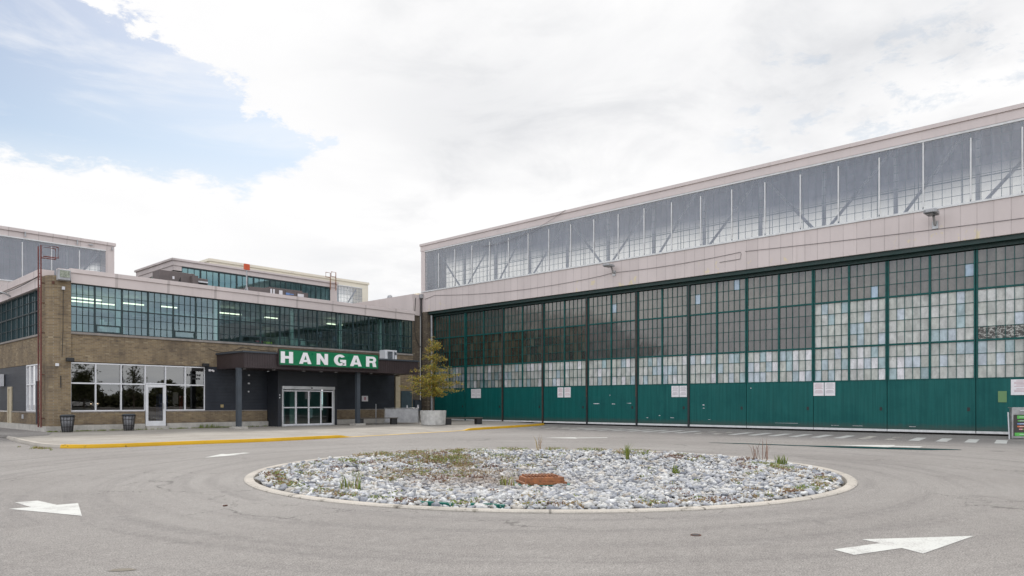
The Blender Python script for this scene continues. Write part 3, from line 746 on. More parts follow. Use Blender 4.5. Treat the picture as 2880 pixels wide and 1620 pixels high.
# clerestory bays, each a window with glazing bars and film
bay_src = None
for i in range(25):
    ya = 46.14 - 2.0 * (i + 1); yb = ya + 2.0
    if i == 0: yb = 45.9
    if bay_src is None or i < 1:
        b = MB()
    b = MB(); b.box(CL + .06, CL + .10, ya + .004, ya + .05, 11.21, 14.545)
    for q in range(1, 5): yq = ya + (yb - ya) * q / 5; b.box(CL + .065, CL + .09, yq - .012, yq + .012, 11.21, 14.545)
    for q in range(1, 8): zq = 11.2 + 3.34 * q / 8; b.box(CL + .067, CL + .088, ya + .004, yb - .004, zq - .011, zq + .011)
    wn = b.build('clerestory_window', 'frame_green', hg)
    b = MB(); b.face([(CL + .03, ya + .002, 11.205), (CL + .03, ya + .002, 14.55), (CL + .03, yb - .002, 14.55), (CL + .03, yb - .002, 11.205)])
    b.build('film', 'plastic_film', wn)
    b = MB(); tall = (i == 18); b.box(CL - .03, CL + .025, ya - .03, ya + .03, 11.202 + .1, 14.53 if tall else 14.25); b.build('batten', 'white_paint', wn)
# added light panel with its bars, and the truss, behind the clerestory
RX = CL + 2.6
b = MB(); b.face([(RX, Y0, 11.1), (RX, Y0, 15.0), (RX, Y1, 15.0), (RX, Y1, 11.1)]); b.build('added_light_panel', 'added_light_panel', hg)
b = MB()
k = 0; y = 45.6
while y > Y0 + 3:
    b.box(CL + .9, CL + 1.05, y - .09, y + .09, 11.1, 14.95)
    if k % 2 == 0: b.tube([(CL + 1, y - .2, 11.15), (CL + 1, y - 3.0, 14.8)] if (k // 2) % 2 else [(CL + 1, y - .2, 14.8), (CL + 1, y - 3.2, 11.15)], .085, 4)
    else: b.tube([(CL + 1, y - .1, 11.15), (CL + 1, y - 3.4, 14.8)], .085, 4)
    y -= 3.6; k += 1
b.build('truss', 'truss', hg)
b = MB()
y = Y0 + .5
while y < Y1: b.box(RX - .03, RX - .01, y - .02, y + .02, 11.1, 15); y += 2.
b.box(RX - .032, RX - .012, Y0, Y1, 13.0, 13.05)
b.build('added_light_panel_bars', 'frame_green', hg)
# track header
b = MB(); b.box(CL + .15, HX + .5, Y0, Y1 - .7, 9.18, 9.415); b.box(HX - .12, HX + .5, Y0, Y1 - .75, 9.0, 9.176); b.build('door_track', 'header_green', hg)
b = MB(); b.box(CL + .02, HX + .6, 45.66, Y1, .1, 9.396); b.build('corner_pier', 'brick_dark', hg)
b = MB(); b.tube([(HX - .25, 45.45, .1), (HX - .25, 45.45, 9.1)], .09, 10); b.build('door_jamb', 'galvanised', hg)
b = MB(); b.box(HX + .35, HX + .45, Y0, 45.6, .0, 9.0); b.build('backing', 'interior_dark', hg)

# door leaves
SE = [45.40, 41.51, 37.29, 33.20, 29.15, 25.07, 21.26, 17.50, 13.65, 9.92, 6.03, 2.15, -1.7]
WHT = [(.49, .49, .46), (.45, .46, .43), (.53, .53, .51), (.47, .48, .44)]; BLU = [(.42, .50, .54), (.36, .46, .48), (.50, .55, .60)]; BRI = [(.66, .65, .66), (.70, .68, .70)]
DKB = [(.070, .060, .050), (.075, .068, .058), (.060, .055, .050)]
def pane_col(tier, leaf, r=random):  # leaves nearest the corner get darker panes, its shadow put into the tint
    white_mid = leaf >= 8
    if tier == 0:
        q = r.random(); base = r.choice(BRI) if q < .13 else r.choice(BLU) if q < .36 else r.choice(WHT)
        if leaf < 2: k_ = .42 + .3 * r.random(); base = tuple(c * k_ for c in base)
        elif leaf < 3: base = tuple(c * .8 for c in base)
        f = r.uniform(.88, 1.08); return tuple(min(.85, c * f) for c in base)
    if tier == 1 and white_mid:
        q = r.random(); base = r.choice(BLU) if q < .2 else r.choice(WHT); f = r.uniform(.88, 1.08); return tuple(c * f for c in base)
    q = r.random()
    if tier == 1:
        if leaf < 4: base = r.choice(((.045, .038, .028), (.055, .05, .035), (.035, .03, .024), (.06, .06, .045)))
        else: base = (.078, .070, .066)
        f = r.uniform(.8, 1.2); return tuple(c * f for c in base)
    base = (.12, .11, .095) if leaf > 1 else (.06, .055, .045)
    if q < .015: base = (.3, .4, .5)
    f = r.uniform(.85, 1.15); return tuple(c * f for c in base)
rp = random.Random(3)
ZT = [(2.80, 4.56), (4.66, 7.04), (7.13, 8.96)]; RW = [3, 4, 3]
for li in range(12):
    yb, ya = SE[li], SE[li + 1]; wide = li < 6; g_ = .07 if wide else .015
    y0, y1 = ya + g_, yb - g_; x = HX - (.0 if li % 2 == 0 else .0)
    b = MB(); b.mat('door_green'); b.box(x, x + .1, y0, y1, .22, 2.74)
    b.mat('frame_green')
    mid = (y0 + y1) / 2
    b.box(x - .02, x + .09, y0, y0 + .07, 2.742, 8.97); b.box(x - .02, x + .09, y1 - .07, y1, 2.742, 8.97)
    b.box(x - .025, x + .085, mid - .05, mid + .05, 2.744, 8.968)
    for z in (2.742, 4.565, 7.045): b.box(x - .012, x + .08, y0 + .071, mid - .051, z, z + .09 if z > 3 else z + .055); b.box(x - .012, x + .08, mid + .051, y1 - .071, z, z + .09 if z > 3 else z + .055)
    leaf = b.build('sliding_door', None, hg)
    b = MB(); b.box(x - .015, x + .11, y0, y1, .10, .216); b.build('kick_plate', 'white_paint', leaf)
    if wide:
        b = MB(); b.box(x - .06, x + .05, ya - .065, ya + .065, .02, 9.02); b.build('guide_post', 'dark_steel' if li > 0 else 'frame_green', leaf)
        if 0 < li < 5:
            b = MB(); b.box(x - .075, x - .062, ya + .0, ya + .05, 2.0 if li > 2 else .1, 8.8); b.build('rusty_edge', 'rust', leaf)
    hy_ = y0 + .28 if li >= 6 else y1 - .3 if False else (y0 + .28)
    b = MB(); b.box(x - .012, x - .002, hy_ - .06, hy_ + .06, 1.18, 1.36); b.build('handle_recess', 'black_plastic', leaf)
    for h, (a, c_) in enumerate(((y0 + .071, mid - .051), (mid + .051, y1 - .071))):
        for t, (za, zb) in enumerate(ZT):
            b = MB(); rows = RW[t]; za2 = za if t == 0 else za
            bw = .024
            if t == 2 and wide: pass
            for r_ in range(rows):
                for q in range(5):
                    p0 = a + (c_ - a) * q / 5; p1 = a + (c_ - a) * (q + 1) / 5; z0 = za + (zb - za) * r_ / rows; z1 = za + (zb - za) * (r_ + 1) / rows
                    tl = rp.uniform(-.004, .004)
                    b.mat('pane_peeling' if (li == 10 and t == 1 and r_ == 0) else 'pane_lower' if (t == 0 or (t == 1 and li >= 8)) else 'pane_dark')
                    b.face([(x + .05 + tl, p0, z0), (x + .05 + rp.uniform(-.004, .004), p1, z0), (x + .05 + rp.uniform(-.004, .004), p1, z1), (x + .05, p0, z1)][::-1], pane_col(t, li, rp))
            b.mat('frame_green')
            for q in range(1, 5): p = a + (c_ - a) * q / 5; b.box(x + .01, x + .04, p - bw / 2, p + bw / 2, za, zb)
            for r_ in range(1, rows): z0 = za + (zb - za) * r_ / rows; b.box(x + .012, x + .038, a, c_, z0 - bw / 2, z0 + bw / 2)
            b.build('window', None, leaf)
# scuffs on the doors
def scuff(y, z, L, h, matn='cream_board'):
    b = MB(); n = 7; pts = []
    for i in range(n): pts.append((HX - .004, y + L * i / (n - 1), z + random.uniform(0, h)))
    for i in reversed(range(n)): pts.append((HX - .004, y + L * i / (n - 1), z - random.uniform(0, h)))
    return b, pts
b = MB(); b.mat('paper_white')
for (y, z, L, h) in ((25.5, 1.55, .35, .02), (26.8, 1.5, .25, .03), (28.1, 1.52, .5, .03), (27.2, 2.1, .03, .08), (22.3, .62, .25, .02), (24.2, .6, .12, .02), (14.5, .42, 1.3, .008), (11.1, .35, .5, .01), (12.3, .35, .4, .01), (17.2, 2.45, .06, .03), (20.2, 1.45, .12, .04), (20.2, 1.25, .1, .03), (19.8, .55, .15, .01), (23.3, .75, .1, .03), (8.6, .37, .3, .01)):
    pts = [(HX - .004, y + L * i / 6, z + random.uniform(.2, 1) * h) for i in range(7)] + [(HX - .004, y + L * i / 6, z - random.uniform(.2, 1) * h) for i in reversed(range(7))]
    b.face(pts)
b.build('paint_scuffs', None, hg)

# notices on the doors
def notice(y0, y1, z0, z1, lab, grp='white notices on the hangar doors', lines=9, red=False):
    t = thing('notice', lab, 'notice', (HX - .01, (y0 + y1) / 2, z0), grp)
    b = MB(); b.box(HX - .022, HX - .006, y0, y1, z0, z1); b.build('sheet', 'paper_white', t)
    b = MB(); h = z1 - z0; wd = y1 - y0
    for i in range(lines):
        if i == 5: continue
        z = z1 - h * (.10 + .085 * i); ins = wd * (.12 if i % 3 else .2)
        b.box(HX - .0245, HX - .0222, y0 + ins, y1 - ins, z - .010, z + .010)
    b.build('lettering', 'ink_red' if red else 'ink', t)
notice(39.72, 40.24, 1.97, 2.70, 'right sheet of the leftmost pair of white notices, behind the potted tree'); notice(40.28, 40.82, 1.97, 2.70, 'left sheet of the leftmost pair of white notices, by the potted tree')
notice(31.27, 31.80, 1.97, 2.70, 'left notice of the pair on the fourth green door', red=True); notice(30.60, 31.17, 1.97, 2.70, 'right notice of the pair on the fourth green door', red=True)
notice(21.95, 22.47, 1.95, 2.66, 'left notice of the pair beside the dark post in the middle of the doors'); notice(21.39, 21.91, 1.95, 2.66, 'right notice of the pair beside the dark post in the middle of the doors')
notice(13.08, 13.63, 1.97, 2.70, 'left notice of the large pair right of centre on the doors', red=True); notice(12.49, 13.04, 1.97, 2.70, 'right notice of the large pair right of centre on the doors')
notice(3.6, 4.64, 1.95, 2.68, 'wide white notice above the menu cabinet at the right', red=True)
b = MB(); b.box(HX - .02, HX - .006, 4.80, 5.14, 1.61, 2.14); tag(b.build('poster', 'notice_green'), 'plain dull green sheet on the door left of the menu cabinet', 'poster')

# wall lamps on the cladding
def wall_lamp(y, z, lab, s=1.):
    t = thing('wall_lamp', lab, 'lamp', (CL, y, z), 'floodlights on the hangar cladding')
    b = MB(); b.tube([(CL, y, z - .35 * s), (CL - .12, y, z - .35 * s), (CL - .35, y, z - .02)], .055 * s, 8); b.box(CL - .05, CL - .002, y - .12 * s, y + .12 * s, z - .52 * s, z - .18 * s); b.build('arm', 'steel', t)
    b = MB(); b.prism([(CL - .28, y - .22 * s), (CL - 1.0 * s, y - .27 * s), (CL - 1.12 * s, y - .15 * s), (CL - 1.12 * s, y + .15 * s), (CL - 1.0 * s, y + .27 * s), (CL - .28, y + .22 * s)], z, z + .16 * s); b.build('housing', 'galvanised', t, bevel=.03)
    b = MB(); b.box(CL - 1.0 * s, CL - .45, y - .18 * s, y + .18 * s, z - .03, z - .003); b.build('lens', 'pane_glass', t)
plain('pane_glass', (.10, .11, .11), .15)
wall_lamp(26.45, 10.66, 'small grey floodlight on the cladding above the middle doors'); wall_lamp(7.62, 10.72, 'large grey floodlight on the cladding near the right edge', 1.1)

# cables on the cladding
def sag(p, q, d, n=14):
    p, q = Vector(p), Vector(q); return [tuple(p.lerp(q, i / n) - Vector((0, 0, d * 4 * (i / n) * (1 - i / n)))) for i in range(n + 1)]
def cable(lab, pts, r=.014, matn='wire', grp='cables strung on the walls'):
    b = MB(); b.tube(pts, r, 6); return tag(b.build('cable', matn), lab, 'cable', grp)
cx = CL - .03
cable('cable along the cladding from the corner to the small floodlight', sag((cx, 45.9, 10.5), (cx, 44.6, 10.7), .0, 3) + sag((cx, 44.4, 10.7), (cx, 27.6, 10.25), .35)[1:] + [(cx, 26.6, 10.35)])
cable('cable along the cladding from the small floodlight to the pipe hook', sag((cx, 26.3, 10.35), (cx, 17.6, 10.45), .12) + [(cx, 17.55, 10.35), (cx, 17.6, 10.05), (cx, 18.9, 10.02)])
cable('straight cable along the cladding below the large floodlight', sag((cx, 17.3, 10.45), (cx, Y0 + .2, 10.0), .12))
cable('black cable sagging across the hangar roof fascia', sag((cx - .06, 39.0, 14.0), (cx - .12, 30.5, 15.3), .5), .012)
cable('loose black cable hanging down the brick return beside the corner', [(38.75, 46.36, 10.6), (38.62, 46.36, 9.1), (38.64, 46.36, 7.93), (38.75, 46.36, 7.17), (39.0, 46.36, 6.7), (39.3, 46.36, 6.35)], .025, 'wire_dark')

# link wall between terminal and hangar, and low annex roof behind
lk = thing('link_building', 'low brick and clad link between the terminal and the hangar', 'building', (36.5, 47, 0))
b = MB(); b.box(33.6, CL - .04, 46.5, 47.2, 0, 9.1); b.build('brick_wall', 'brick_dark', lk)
b = MB(); b.box(38.45, CL - .02, 46.4, 56, 9.104, 10.9); b.build('cladding', 'clad_plain', lk)
b = MB(); b.box(CL - .2, CL + 1.2, 46.6, 90, 10.91, 11.08); b.build('roof_edge', 'cream_far', lk)
b = MB(); b.lathe((38.8, 50., 10.88), [(.001, .36), (.1, .34), (.19, .26), (.24, .14), (.24, .0)], 20); b.build('roof_vent', 'galvanised', lk)
b = MB(); b.box(CL - 6.3, CL - 5.7, 47.6, 60, 7.5, 8.9); b.build('parapet', 'clad_plain', lk)
t_ = thing('downpipe', 'dark downpipe running down the corner between link wall and hangar', 'pipe', (CL - .14, 46.0, 0))
b = MB(); b.tube([(CL - .14, 46.25, .2), (CL - .14, 46.25, 10.9)], .07, 8); b.build('pipe', 'wire_dark', t_)
b = MB(); b.box(CL - .26, CL - .02, 46.1, 46.4, 10.6, 10.95); b.build('rainwater_head', 'galvanised', t_)

# ================================================================== TERMINAL (left)
TY = 40.5; TX0, TX1 = 10.19, 33.55; SX = TX0
tm = thing('terminal_building', 'two storey brick building with a long office window band and pink fascia', 'building', (22, 41, 0))
b = MB(); b.mat('brick')
# front wall pieces
b.box(11.16, TX1 + .0, TY, TY + .3, 3.70, 5.10)                                   # spandrel
b.box(11.16, 14.70, TY - .02, TY + .3, .45, 1.08); b.box(15.83, 21.88, TY - .02, TY + .3, .45, 1.08); b.box(25.95, 32.3, TY - .02, TY + .3, .45, 1.08)
b.box(32.3, TX1, TY, TY + .3, .45, 3.7)
b.box(TX1 - .6, TX1, TY + .3, 46.45, .1, 7.6)
b.build('front_brickwork', None, tm)
# side wall
b = MB(); b.mat('brick'); b.box(SX, SX + .3, 41.9, 64, 3.62, 5.02); b.box(SX - .02, SX + .3, 41.9, 47.6, .45, 1.05); b.box(SX - .02, SX + .3, 48.6, 64, .45, 1.05); b.build('side_brickwork', None, tm)
# corner pillar with rounded shoulders
b = MB(); rr = .5; poly = []
x0, x1, y0, y1 = SX - .06, 11.14, TY - .1, 41.9
for i in range(9): t = math.pi + math.pi / 2 * i / 8; poly.append((x0 + rr + rr * math.cos(t), y0 + rr + rr * math.sin(t)))
poly += [(x1, y0), (x1, y1), (x0, y1)]
b.prism(poly, .1, 7.98); b.build('corner_pillar', 'brick', tm)
for bx in ((11.15, 14.68, TY - .16, TY + .3, .0, .44), (15.85, 21.88, TY - .16, TY + .3, .0, .44), (25.95, TX1, TY - .16, TY + .3, .0, .44), (SX - .16, SX + .3, 42, 64, 0, .44), (SX - .16, 11.13, TY - .2, 41.98, 0, .40)):
    b = MB(); b.box(*bx); b.build('plinth', 'concrete', tm)
b = MB(); b.box(14.684, 15.846, TY - .4, TY + .2, .0, .30); b.build('door_step', 'concrete', tm)
b = MB(); b.box(11.15, TX1, TY - .07, TY + .25, 5.104, 5.22); b.box(11.15, 14.68, TY - .05, TY + .2, 1.084, 1.14); b.box(15.85, 21.85, TY - .05, TY + .2, 1.084, 1.14); b.box(25.97, 31.8, TY - .05, TY + .2, 1.084, 1.14)
b.box(SX - .07, SX + .25, 41.9, 64, 5.024, 5.12); b.box(SX - .05, SX + .2, 41.92, 47.6, 1.054, 1.12); b.build('window_sills', 'sill_stone', tm)
# fascia
b = MB(); b.box(11.10, TX1 + .1, TY - .10, TY + .4, 7.70, 8.20); b.box(11.10, TX1 + .14, TY - .16, TY + .5, 8.204, 8.42)
b.box(SX + .5, 11.096, TY + .3, TY + .7, 7.99, 8.42)
b.build('fascia', 'clad_terminal', tm)
b = MB(); b.box(SX - .10, SX + .4, 41.6, 64, 7.50, 8.02); b.box(SX - .16, SX + .496, 41.5, 64, 8.024, 8.38); b.build('side_fascia', 'clad_side', tm)
b = MB(); b.box(SX + .5, TX1, TY + .7, 60, 8.0, 8.12); b.build('roof', 'roof_felt', tm)
# interior of the upper floor
b = MB(); b.mat('interior_floor').box(SX + .4, TX1 - .7, TY + .3, 52, 4.9, 5.0); b.mat('interior_pale').box(SX + .4, TX1 - .7, TY + .45, 52, 7.72, 7.8)
b.mat('interior_wall').box(SX + .4, TX1 - .7, 51.9, 52.1, 5.0, 7.7); b.box(TX1 - .9, TX1 - .7, TY + .4, 51.9, 5.0, 7.7)
b.mat('interior_wall').box(19.9, 20.1, 45.5, 51.9, 5.0, 7.7); b.box(26.2, 26.35, 46.5, 51.9, 5.0, 7.7)
b.mat('interior_pale')
for x in (13.5, 18.9, 23.9, 27.6, 31.0): b.box(x, x + .22, 41.2, 41.42, 5.0, 7.7)
b.mat('interior_dark')
for x in (19.5, 21.2, 26.4, 28.6): b.box(x, x + 1.2, 41.5, 42.1, 5.0, 5.75)
b.mat('interior_pale'); b.box(16.1, 16.7, 46, 46.3, 6.9, 7.2); b.box(24.6, 25.2, 47, 47.2, 6.2, 6.8); b.box(12.9, 13.1, 41.8, 42, 5.6, 6.1)
b.mat('red_item').box(21.6, 22.0, 41.3, 41.5, 5.22, 5.5); b.mat('yellow_item').box(22.1, 22.6, 41.2, 41.4, 5.22, 5.46)
b.mat('blue_item').box(28.0, 28.3, 42, 42.2, 5.22, 5.8)
for q in range(26):
    b.mat(random.choice(('interior_pale', 'interior_dark', 'interior_wall', 'door_slate'))); x = random.uniform(11.5, 31.5); y = random.uniform(42, 50); b.box(x, x + random.uniform(.3, 1.2), y, y + .5, 5.0, random.uniform(5.5, 6.6))
b.build('upper_room', None, tm)
b = MB(); b.tube([(12.0, 45.2, 7.15), (32.0, 45.2, 7.15)], .28, 14); b.build('air_duct', 'duct', tm, smooth=True)
b = MB()
for (x, y, L) in ((11.8, 43.2, 1.6), (12.2, 44.6, 2.4), (12.9, 46.4, 2.6), (13.6, 48.4, 2.4), (14.5, 43.4, 1.2), (18.6, 43.3, .01), (20.2, 43.5, 1.5), (21.0, 48, 1.4), (23.4, 43.6, .9), (28.3, 43.8, 1.3), (29.6, 46.2, 1.2), (24.8, 48.4, 1.2), (16.6, 43.2, .9)):
    if L > .1: b.box(x, x + L, y - .06, y + .06, 7.28, 7.34)
b.build('tube_lights', 'tube_light', tm)
# upper windows
UX = [11.16, 12.28, 13.59, 14.91, 16.25, 17.52, 18.85, 20.19, 21.5, 22.8, 24.13, 25.49, 26.97, 28.32, 29.63, 30.9, 32.19, 33.53]
Z0, ZM, Z1 = 5.22, 6.52, 7.70
for i in range(17):
    a, c_ = UX[i], UX[i + 1]; b = MB(); y = TY + .08; fw = .035
    b.box(a - .0 + .002, a + fw, y - .04, y + .05, Z0, Z1 - .004); b.box(c_ - fw, c_ - .002, y - .04, y + .05, Z0, Z1 - .004)
    b.box(a + fw, c_ - fw, y - .03, y + .04, Z0, Z0 + .05); b.box(a + fw, c_ - fw, y - .03, y + .04, Z1 - .05, Z1 - .004); b.box(a + fw, c_ - fw, y - .03, y + .04, ZM - .03, ZM + .03)
    vent = i % 3 == 1
    zb = Z0 + .05
    for q in range(1, 4): x = a + (c_ - a) * q / 4; b.box(x - .009, x + .009, y - .02, y + .02, zb + (.38 if vent else 0), ZM - .03); b.box(x - .009, x + .009, y - .02, y + .02, ZM + .03, Z1 - .05)
    zq = ZM + .03 + .62; b.box(a + fw, c_ - fw, y - .018, y + .018, zq - .008, zq + .008)
    for zq in (Z0 + .45, Z0 + .88): b.box(a + fw, c_ - fw, y - .018, y + .018, zq - .012, zq + .012)
    if vent:
        b.box(a + fw, c_ - fw, y - .07, y - .0, zb, zb + .05); b.box(a + fw, c_ - fw, y - .07, y - .0, zb + .34, zb + .39)
        b.box(a + fw, a + fw + .06, y - .07, y, zb + .05, zb + .34); b.box(c_ - fw - .06, c_ - fw, y - .07, y, zb + .05, zb + .34)
    wn = b.build('window', 'window_frame_dark', tm)
    b = MB(); b.face([(a + .02, y + .03, Z0 + .02), (c_ - .02, y + .03, Z0 + .02), (c_ - .02, y + .03, Z1 - .02), (a + .02, y + .03, Z1 - .02)]); b.build('glass', 'glass_office', wn)
# side windows
y = 41.95; zs0, zs1, zsm = 5.12, 7.50, 6.35
for i in range(14):
    ya, yb = 41.95 + i * 1.2, 41.95 + (i + 1) * 1.2 - .004; b = MB(); x = SX + .1
    b.box(x - .05, x + .05, ya, ya + .05, zs0, zs1 - .004); b.box(x - .05, x + .05, yb - .05, yb, zs0, zs1 - .004)
    for z in (zs0, zsm, zs1 - .06): b.box(x - .04, x + .04, ya + .05, yb - .05, z, z + .055)
    for q in (1, 2): yy = ya + (yb - ya) * q / 3; b.box(x - .02, x + .02, yy - .012, yy + .012, zs0 + .055, zs1 - .06)
    for z in (zs0 + .6, zsm + .6): b.box(x - .018, x + .018, ya + .05, yb - .05, z - .01, z + .01)
    wn = b.build('window', 'window_frame_dark', tm)
    b = MB(); b.face([(x + .03, yb - .02, zs0 + .02), (x + .03, ya + .02, zs0 + .02), (x + .03, ya + .02, zs1 - .02), (x + .03, yb - .02, zs1 - .02)]); b.build('glass', 'glass_office', wn)
# storefront
SF = [11.15, 12.30, 13.52, 14.73, 15.80, 16.88, 18.0]
b = MB(); b.mat('interior_floor').box(10.6, 18.4, TY + .3, 50, .28, .32); b.mat('interior_dark').box(10.6, 18.4, 49.9, 50.1, .3, 3.7); b.box(18.3, 18.45, TY + .3, 50, .3, 3.7); b.box(10.6, 18.4, TY + .3, 50, 3.69, 3.75); b.box(10.5, 10.62, 44.4, 50, .3, 3.7)
b.mat('blue_item').box(16.2, 16.7, 42.5, 42.9, .32, 2.1); b.mat('paper_white').box(17.2, 17.5, 43, 43.05, 1.5, 2.2); b.mat('interior_wall').box(12, 14, 47, 47.6, .32, 1.3); b.mat('red_item').box(17.7, 17.75, 43, 43.4, 1, 2)
b.build('shop_room', None, tm)
for i in range(6):
    a, c_ = SF[i], SF[i + 1]; y = TY + .06; f = .03; b = MB(); dr = i == 3; zb = 1.142 if not dr else 2.62
    b.box(a + .002, a + f, y - .06, y + .05, zb, 3.66); b.box(c_ - f, c_ - .002, y - .06, y + .05, zb, 3.66)
    b.box(a + f, c_ - f, y - .055, y + .045, 3.60, 3.66); b.box(a + f, c_ - f, y - .055, y + .045, zb, zb + .06)
    if not dr: b.box(a + f, c_ - f, y - .055, y + .045, 2.56, 2.63)
    wn = b.build('shop_window', 'alu_white', tm)
    b = MB(); b.face([(a + .02, y + .02, zb + .02), (c_ - .02, y + .02, zb + .02), (c_ - .02, y + .02, 3.64), (a + .02, y + .02, 3.64)]); b.build('glass', 'glass_shop', wn)
    if i == 5:
        b = MB()   # two short rows of grey lettering on the glass
        for (u, z, n_) in ((.12, 3.12, 7), (.42, 2.92, 4)):
            for q in range(n_): b.box(a + u + q * .115, a + u + q * .115 + .085, y + .012, y + .016, z, z + .11)
        b.build('lettering', 'black_plastic', wn)
# shop door
dp = 15.265; b = MB(); a, c_ = 14.74, 15.79; y = TY + .02
b.box(a, a + .13, y - .07, y + .05, .31, 2.60); b.box(c_ - .13, c_, y - .07, y + .05, .31, 2.60); b.box(a + .13, c_ - .13, y - .07, y + .05, .31, .58); b.box(a + .13, c_ - .13, y - .07, y + .05, 2.44, 2.60)
d_ = b.build('shop_door', 'alu_white', tm)
b = MB(); b.face([(a + .1, y, .5), (c_ - .1, y, .5), (c_ - .1, y, 2.5), (a + .1, y, 2.5)]); b.build('glass', 'glass_shop', d_)
b = MB(); b.tube([(c_ - .16, y - .10, 1.25), (c_ - .16, y - .16, 1.25), (c_ - .16, y - .16, 1.55), (c_ - .16, y - .10, 1.55)], .018, 8); b.build('handle', 'steel', d_)
# dark siding of the ground floor
b = MB(); b.box(18.005, 21.9, TY - .0, TY + .12, 1.142, 3.695); b.build('dark_siding', 'siding_boards', tm)
b = MB(); b.box(25.95, 31.85, TY - .0, TY + .12, 1.142, 3.695); b.build('dark_siding', 'siding_boards', tm)
b = MB(); b.box(SX + .02, SX + .14, 44.7, 47.7, 1.122, 3.61); b.box(SX + .02, SX + .14, 48.5, 64, 1.122, 3.61); b.box(SX + .02, SX + .14, 47.7, 48.5, 2.5, 3.61); b.build('side_siding', 'siding_boards', tm)
# side shop window
b = MB(); ya, yb = 42.0, 44.7; x = SX + .06
for yy in (ya, 43.0, 43.85, yb - .07): b.box(x - .05, x + .05, yy, yy + .07, 1.122, 3.61)
for z in (1.122, 2.52, 3.54): b.box(x - .045, x + .045, ya + .07, yb - .07, z, z + .07)
wn = b.build('side_shop_window', 'alu_white', tm)
b = MB(); b.face([(x + .02, yb, 1.14), (x + .02, ya, 1.14), (x + .02, ya, 3.6), (x + .02, yb, 3.6)]); b.build('glass', 'glass_shop', wn)
# side door opening with cream jamb
b = MB(); b.box(SX - .03, SX + .05, 47.62, 47.85, .13, 2.5); b.box(SX - .03, SX + .05, 48.35, 48.55, .13, 2.5); b.box(SX - .03, SX + .05, 47.85, 48.35, 2.35, 2.5); b.box(SX + .0, SX + .04, 47.85, 48.35, .13, 2.35); b.build('side_door', 'cream_board', tm)
b = MB(); b.box(SX - .45, SX - .03, 49.3, 50.1, 2.55, 3.25); tag(b.build('wall_unit', 'alu_white'), 'white box unit on the dark siding at the left edge', 'air conditioner')
b = MB(); b.box(SX - .16, SX - .05, 41.95, 42.15, .5, 2.7); b.build('dark_downpipe', 'siding_dark', tm)
b = MB(); b.box(SX - .05, SX - .025, 45.0, 45.35, .72, .95); b.build('vent_plate', 'galvanised', tm)

# vestibule
vx0, vx1, vy = 21.92, 25.95, 39.25
b = MB(); b.box(vx0, 22.15, vy, TY + .1, .12, 3.54); b.box(vx1 - .02, vx1 + .18, vy, TY + .1, .12, 3.54); b.box(22.15, vx1 - .02, vy, vy + .15, 2.62, 3.54); b.box(22.15, vx1 - .02, vy + .15, TY, 3.4, 3.54); b.build('entrance_vestibule', 'siding_dark', tm)
b = MB(); b.mat('interior_floor').box(22.15, vx1 - .02, vy + .16, 47, .12, .16); b.mat('interior_wall').box(22.16, 22.2, TY + .3, 47, .16, 3.4); b.box(vx1 - .1, vx1 - .03, TY + .3, 47, .16, 3.4); b.mat('interior_dark').box(22.2, vx1 - .1, 46.9, 47, .16, 3.4)
b.mat('interior_pale').box(22.9, 23.0, 41.5, 41.62, .16, 2.6); b.box(24.6, 25.1, 42.5, 42.6, .16, 2.5); b.mat('paper_white').box(25.2, 25.4, 41, 41.02, .6, 1.3); b.mat('alu_white').box(23.6, 23.66, 41.5, 41.6, .16, 2.6); b.mat('interior_dark').box(22.2, vx1 - .1, vy + .2, 46.9, 3.2, 3.3)
b.build('lobby', None, tm)
t = MB(); a, c_ = 22.17, vx1 - .04; y = vy + .0
t.box(a, c_, y - .10, y + .06, 2.42, 2.615); t.box(a, a + .07, y - .05, y + .06, .13, 2.416); t.box(c_ - .10, c_, y - .05, y + .06, .13, 2.416); t.box(a + .07, c_ - .1, y - .04, y + .06, .13, .16)
sdr = t.build('sliding_entrance', 'aluminium', tm)
t = MB(); t.box((a + c_) / 2 + .1, (a + c_) / 2 + .22, y - .125, y - .102, 2.48, 2.55); t.build('sensor', 'black_plastic', sdr)
W4 = (c_ - .10 - a - .07) / 4
for i in range(4):
    p, q = a + .07 + W4 * i + .003, a + .07 + W4 * (i + 1) - .003; yy = y - .01 if i in (1, 2) else y + .02; t = MB()
    t.box(p, p + .05, yy - .02, yy + .02, .165, 2.36); t.box(q - .05, q, yy - .02, yy + .02, .165, 2.36); t.box(p + .05, q - .05, yy - .02, yy + .02, .165, .26); t.box(p + .05, q - .05, yy - .02, yy + .02, 2.29, 2.36); t.box(p + .05, q - .05, yy - .02, yy + .02, 1.25, 1.32)
    t.mat('alu_white'); t.mi = [0] * len(t.f); pn = t.build('door_panel', None, sdr)
# panes of the entrance are sub-parts of the sliding entrance too
t = MB()
for i in range(4):
    p, q = a + .07 + W4 * i + .05, a + .07 + W4 * (i + 1) - .05; yy = y - .01 if i in (1, 2) else y + .02
    t.face([(p, yy, .25), (q, yy, .25), (q, yy, 2.3), (p, yy, 2.3)])
t.build('glass', 'glass_door', sdr)

